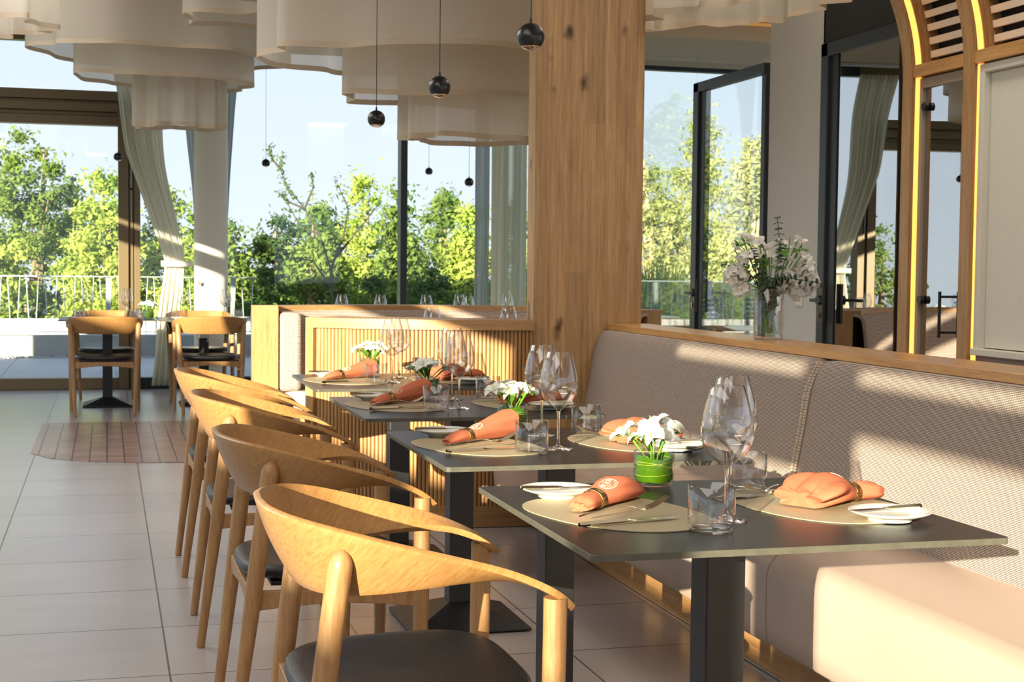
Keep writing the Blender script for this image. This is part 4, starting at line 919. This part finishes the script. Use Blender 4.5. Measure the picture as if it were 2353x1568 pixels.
# ================================================================== TERRACE
struct(MB().box(-8, 16, 15.0, 22.3, -.15, -.012).build('floor_terrace', m_terr, smooth=False))
struct(MB().box(-8, 16, 20.2, 20.5, -.01, .27).build('wall_kerb', m_conc, smooth=False, bevel=.01))
struct(MB().box(-8, 2.35, 22.5, 22.7, GZ, .40).build('wall_parapet', plain('white_render', srgb(236, 236, 232), .8), smooth=False))
gr = MB(); rnd = random.Random(9)
for k in range(420):
    x = rnd.uniform(-1.9, 2.2); y = rnd.uniform(19.9, 20.18); r = rnd.uniform(.012, .03)
    gr.lathe([(0, -r*.3), (r, 0), (r*.6, r*.6), (0, r*.7)], 5, (x, y, -.008))
g_ = gr.build('gravel', m_conc, smooth=False); tag(g_, 'strip of pale gravel along the terrace kerb', 'gravel', kind='stuff')
def railing(x0, x1, label, step=.115):
    root = empty('railing', (x0, 20.3, 0)); L = x1-x0
    MB().box(0, L, -.02, .02, 1.03, 1.045).build('top_rail', m_pipe, root, smooth=False)
    MB().box(0, L, -.015, .015, .30, .315).build('bottom_rail', m_pipe, root, smooth=False)
    n = int(L/step); rnd = random.Random(int(x0*10))
    for k in range(n):
        x = (k+.5)*step; s = .02 if k % 2 else -.02; MB().tube([(x+s, 0, .315), (x-s, 0, 1.03)], .0065, 6).build('baluster', m_pipe, root)
    for x in [.02+1.62*k for k in range(int(L/1.62)+1)]:
        MB().box(x-.03, x+.03, .02, .06, .10, 1.03).build('post', m_pipe, root, smooth=False)
    return tag(root, label, 'railing', 'terrace railings')
railing(-1.62, 1.95, 'grey steel railing on the terrace behind the window tables')
railing(6.9, 11.2, 'pale steel railing on the terrace seen right of the oak column', .16)
def outdoor_chair(x, y, rz, label):
    root = empty('garden_chair', (x, y, -.012), rz)
    for s in (-1, 1):
        MB().tube([(.2*s, -.2, 0), (.2*s, -.18, .45), (.2*s, -.26, .85)], .012, 8).build('leg', m_anth, root); MB().tube([(.2*s, .22, 0), (.2*s, .2, .45)], .012, 8).build('leg', m_anth, root)
    for k in range(6): z = .52+k*.06; MB().box(-.2, .2, -.215-k*.012, -.20-k*.012, z, z+.035).build('back_slat', m_anth, root, smooth=False)
    for k in range(7): MB().box(-.2, .2, -.17+k*.058, -.135+k*.058, .45, .462).build('seat_slat', m_anth, root, smooth=False)
    return tag(root, label, 'garden chair', 'slatted garden chairs')
outdoor_chair(7.2, 17.6, .5, 'dark slatted garden chair on the terrace left of the black door stile')
outdoor_chair(8.3, 18.1, -.3, 'dark slatted garden chair on the terrace behind the door handle')
ot = empty('garden_table', (8.6, 17.2, -.012)); tag(ot, 'dark garden table on the terrace behind the tall vase', 'garden table')
MB().box(-.45, .45, -.35, .35, .72, .74).build('tabletop', m_anth, ot, smooth=False)
for sx in (-1, 1):
    for sy in (-1, 1): MB().box(.4*sx-.02, .4*sx+.02, .3*sy-.02, .3*sy+.02, 0, .72).build('leg', m_anth, ot, smooth=False)
pp = MB().lathe([(0, 0), (.07, 0), (.09, .14), (.095, .16), (.085, .16), (.08, .13), (0, .13)], 24).build('plant_pot', m_offwhite, angle=50); pp.location = (8.45, 17.2, .7285); tag(pp, 'small white plant pot on the garden table', 'plant pot')

# ================================================================== TREES
ml = [leafy('leaves_bright', srgb(128, 160, 62), srgb(188, 200, 104)), leafy('leaves_mid', srgb(92, 124, 56), srgb(142, 160, 82)), leafy('leaves_dark', srgb(58, 88, 50), srgb(96, 124, 66)), leafy('leaves_dry', srgb(140, 150, 84), srgb(200, 198, 140))]
def leaf_mesh(cent, rad, n, size, seed, flat=.75, squash=1.0):
    rs = np.random.RandomState(seed); cent = np.array(cent); rad = np.array(rad); wts = rad**2; idx = rs.choice(len(cent), n, p=wts/wts.sum())
    d = rs.normal(size=(n, 3)); d /= np.linalg.norm(d, axis=1)[:, None]; rr = rad[idx]*np.abs(rs.normal(size=n))*.62
    p = cent[idx]+d*rr[:, None]*np.array([1, 1, flat])
    nr = d*.5+rs.normal(size=(n, 3))*.55+np.array([0, -.15, .35]); nr /= np.linalg.norm(nr, axis=1)[:, None]
    a = np.cross(nr, rs.normal(size=(n, 3))); a /= np.linalg.norm(a, axis=1)[:, None]; b = np.cross(nr, a); s = size*(.6+.8*rs.rand(n))[:, None]
    v = np.stack([p-a*s, p+b*s*.45+nr*s*.1, p+a*s, p-b*s*.45+nr*s*.1], 1).reshape(-1, 3)
    return v
def foliage_obj(name, v, mat, parent=None):
    n = len(v)//4; me = bpy.data.meshes.new(name); me.vertices.add(len(v)); me.vertices.foreach_set('co', v.ravel()); me.loops.add(4*n); me.loops.foreach_set('vertex_index', np.arange(4*n)); me.polygons.add(n)
    me.polygons.foreach_set('loop_start', np.arange(0, 4*n, 4)); me.polygons.foreach_set('loop_total', np.full(n, 4)); me.update(calc_edges=True); me.validate(); me.materials.append(mat)
    o = bpy.data.objects.new(name, me); COL.objects.link(o)
    if parent: o.parent = parent
    return o
struct(MB().box(-60, 70, 23.0, 120, GZ-.3, GZ).build('floor_garden', plain('meadow', srgb(90, 120, 50), .9, noise=.2), smooth=False))
struct(MB().box(-60, LX-1.5, -40, 24.5, GZ-.3, GZ+2.7).build('floor_lawn', plain('lawn', srgb(96, 118, 60), .9, noise=.2), smooth=False))
def tree(x, y, top, rx, rz, n, mat, label, seed, name='tree', size=.056, limbs=8, barkm=m_bark, clumps=190, bottom=None):
    rnd = random.Random(seed); root = empty(name, (x, y, GZ)); H = top-GZ; cz = H-rz
    cen = []; rad = []
    for k in range(clumps):
        while True:
            q = Vector((rnd.uniform(-1,1), rnd.uniform(-1,1), rnd.uniform(-1,1)))
            if q.length < 1 and q.length > .25: break
        tp = max(.45, 1-.45*max(0, q.z)**1.5); r = rnd.uniform(.16, .34)*(1+.25*(rx-.7)); cen.append((q.x*(rx-.12)*tp, q.y*(rx-.12)*.8*tp, cz+q.z*(rz-.12))); rad.append(r)
    foliage_obj('foliage', leaf_mesh(cen, rad, n, size, seed), mat, root)
    t = MB(); t.tube([(0, 0, 0), (rnd.uniform(-.1,.1), 0, H*.35), (rnd.uniform(-.2,.2), 0, H*.65), (rnd.uniform(-.2,.2), 0, H*.9)], [.13, .10, .06, .02], 8)
    for k in range(limbs):
        c = cen[rnd.randrange(len(cen))]; z0 = H*rnd.uniform(.3, .6); t.tube([(0, 0, z0), (c[0]*.5, c[1]*.5, z0+(c[2]-z0)*.6), c], [.05, .03, .010], 6)
    t.build('trunk', barkm, root); return tag(root, label, 'tree', 'trees beyond the terrace')
T = [(-2.45,0,4.7,1.25,3.6,52000,0,'tall bright green tree filling the left edge behind the railing'),(-.02,0,2.95,.98,3.2,34000,0,'rounded bright yellow-green tree left of the bronze door jamb'),(1.95,0,2.1,.86,2.8,30000,1,'low olive green tree just right of the round column'),(3.6,0,2.5,.74,3.1,30000,1,'olive green tree behind the bare-branched sapling'),(4.98,0,2.75,.62,3.2,28000,1,'pointed green tree directly behind the dark mullion'),(6.3,0,2.7,.62,3.2,26000,0,'fresh green tree left of the right-hand curtain'),(9.75,0,3.9,.95,3.9,26000,3,'sunlit pine with bare limbs just right of the oak column'),(11.75,0,4.2,.98,4.1,26000,3,'big sunlit tree with pale limbs behind the glass door'),
     (-1.15,1,3.7,1.25,3.6,34000,1,'mid green tree between the two bright ones at the left window'),(1.15,1,2.55,.95,3.0,16000,0,'narrow bright tree between the tied curtain and the round column'),(2.85,1,2.35,.95,3.0,28000,2,'dark green tree set back left of the sapling'),(4.35,1,2.9,.75,3.2,18000,0,'bright tall tree just left of the dark mullion'),(5.75,1,2.85,.72,3.2,22000,1,'green tree just right of the dark mullion'),(7.1,1,2.9,.7,3.2,12000,3,'pale feathery tree behind the right-hand curtain'),(8.4,1,2.8,.6,3.0,5000,3,'pale tree mostly hidden behind the oak column'),(10.75,1,4.4,.95,4.2,15000,3,'tall sunlit tree set back behind the black door stile'),(12.8,1,4.0,1.05,4.0,9000,0,'bright tree behind the tall vase of flowers'),
     (.9,2,2.2,1.1,3.2,20000,2,'dark tree farthest back behind the bronze jamb'),(3.6,2,2.3,1.2,3.2,22000,2,'dark tree farthest back behind the sapling'),(-5.2,0,2.2,1.2,3.0,9000,1,'green tree left of the view, mirrored in the tinted door'),(-7.9,0,2.6,1.3,3.0,9000,1,'farther left tree, mirrored in the tinted door'),(-10.8,0,2.4,1.3,3.0,8000,1,'leftmost tree, mirrored in the cabinet glass')]
T = [(x*(1+.165*r), 26+4.3*r, 1.22+(top-1.22)*(1+.165*r), rx*(1+.165*r), rz, n, mi, l) for x, r, top, rx, rz, n, mi, l in T]
for k, (x, y, top, rx, rz, n, mi, l) in enumerate(T): tree(x, y, top, rx, rz, n, ml[mi], l, 100+k, limbs=8 if mi < 3 else 22, barkm=m_bark if mi < 3 else plain('pale_bark', srgb(204, 178, 140), .9))
# dark shrub row in front of the trees
for k in range(13):
    x = -3.2+k*1.42; rnd = random.Random(k); root = empty('shrub', (x, [24.3, 24.32][k % 2], GZ)); cen = [(rnd.uniform(-.42,.42), rnd.uniform(-.1,.1), rnd.uniform(1.2, 3.2+ (0.9 if x > 1.5 and x < 8 else .6))) for _ in range(40)]
    foliage_obj('foliage', leaf_mesh(cen, [rnd.uniform(.2,.27) for _ in cen], 9000, .04, 300+k), ml[0 if x < 1.2 else (2 if x < 8 else 0)], root)
    MB().tube([(0, 0, 0), (0, 0, 2.2)], .05, 6).build('stem', m_bark, root)
    tag(root, ['leafy shrub low behind the railing, %s' % ['first from the left', 'second from the left', 'left of the bronze door jamb', 'behind the tied curtain'][min(k, 3)], 'dense dark shrub beyond the terrace, %s' % ['beside the round column', 'just right of the round column', 'under the sapling', 'left of the dark mullion', 'right of the dark mullion', 'by the right-hand curtain', 'hidden by the oak column'][max(0, min(k-4, 6))], 'bright shrub beyond the right-hand railing, %s' % ['left of the reeds', 'behind the reeds', 'behind the black door stile', 'behind the tall vase', 'farthest right'][max(0, min(k-8, 4))]][0 if x < 1.2 else (1 if x < 8 else 2)], 'shrub', ['shrubs behind the left railing', 'dark shrubs beyond the booth', 'bright shrubs on the right'][0 if x < 1.2 else (1 if x < 8 else 2)])
# bare-branched sapling
root = empty('sapling', (0, 0, 0)); b = MB(); rnd = random.Random(77); b.tube([Vector((4.02, 23.2, GZ)), Vector((4.0, 23.2, .6))], .03, 6)
def Q(px, py, y=23.2):
    d = F*1+RR*((px-1176.5)/3420)-UU*((py-784)/3420); return Vector((0,0,H_CAM))+d*(y/d.y)
br = [[(765,720),(760,620),(735,540),(700,480),(660,430),(645,390),(650,350)],[(760,620),(790,540),(800,480),(770,410)],[(735,540),(690,520),(650,450)],[(700,480),(720,430),(715,400)],[(765,600),(830,520),(870,470)],[(700,480),(665,465),(635,440)],[(645,390),(625,365),(618,335)],[(760,660),(720,600),(660,590)]]
tips = []
for p in br:
    pts = [Q(*q) for q in p]; b.tube(pts, [.022*(1-.8*i/(len(pts)-1)) for i in range(len(pts))], 6); tips += [pts[i].lerp(pts[i+1], u) for i in range(1, len(pts)-1) for u in (0, .25, .5, .75, 1)]
b.build('trunk', plain('dark_bark', srgb(70, 62, 52), .9), root)
foliage_obj('foliage', leaf_mesh([tuple(t) for t in tips], [.07+.05*rnd.random() for t in tips], 700, .030, 78), ml[2], root)
root['label'] = 'thin dark sapling with sparse leaves reaching into the sky right of the column'; root['category'] = 'tree'
# reeds behind the right-hand railing
rd = MB(); rnd = random.Random(3)
for k in range(260):
    x = rnd.uniform(7.6, 8.5); y = rnd.uniform(21.3, 21.9); h = rnd.uniform(.9, 1.5); l = rnd.uniform(-.25, .25); w_ = .012
    rd.add([(x-w_, y, 0), (x+w_, y, 0), (x+l*.4+w_, y, h*.6), (x+l, y+.02, h), (x+l*.4-w_, y, h*.6)], [(0,1,2,3,4)])
tag(rd.build('reeds', ml[1], smooth=False), 'clump of tall green reeds behind the right-hand railing', 'reeds', kind='stuff')
# added hedge, out of view to the left, masks the lowest sun
hc = []; rnd = random.Random(12)
for k in range(330): hc.append((-12.6+rnd.uniform(-.25,.25), rnd.uniform(-26, 3), rnd.uniform(0, 4.85)))
root = empty('sun_block_hedge', (0,0,0)); foliage_obj('foliage', leaf_mesh(hc, [.42]*len(hc), 26000, .10, 501), ml[1], root)
MB().box(-12.9, -12.3, -26, 3.2, GZ+2.7, 4.98).build('sun_block_core', m_stem, root, smooth=False)
tag(root, 'leafy block added out of view on the left to hold back the low sun', 'sun_block_hedge')
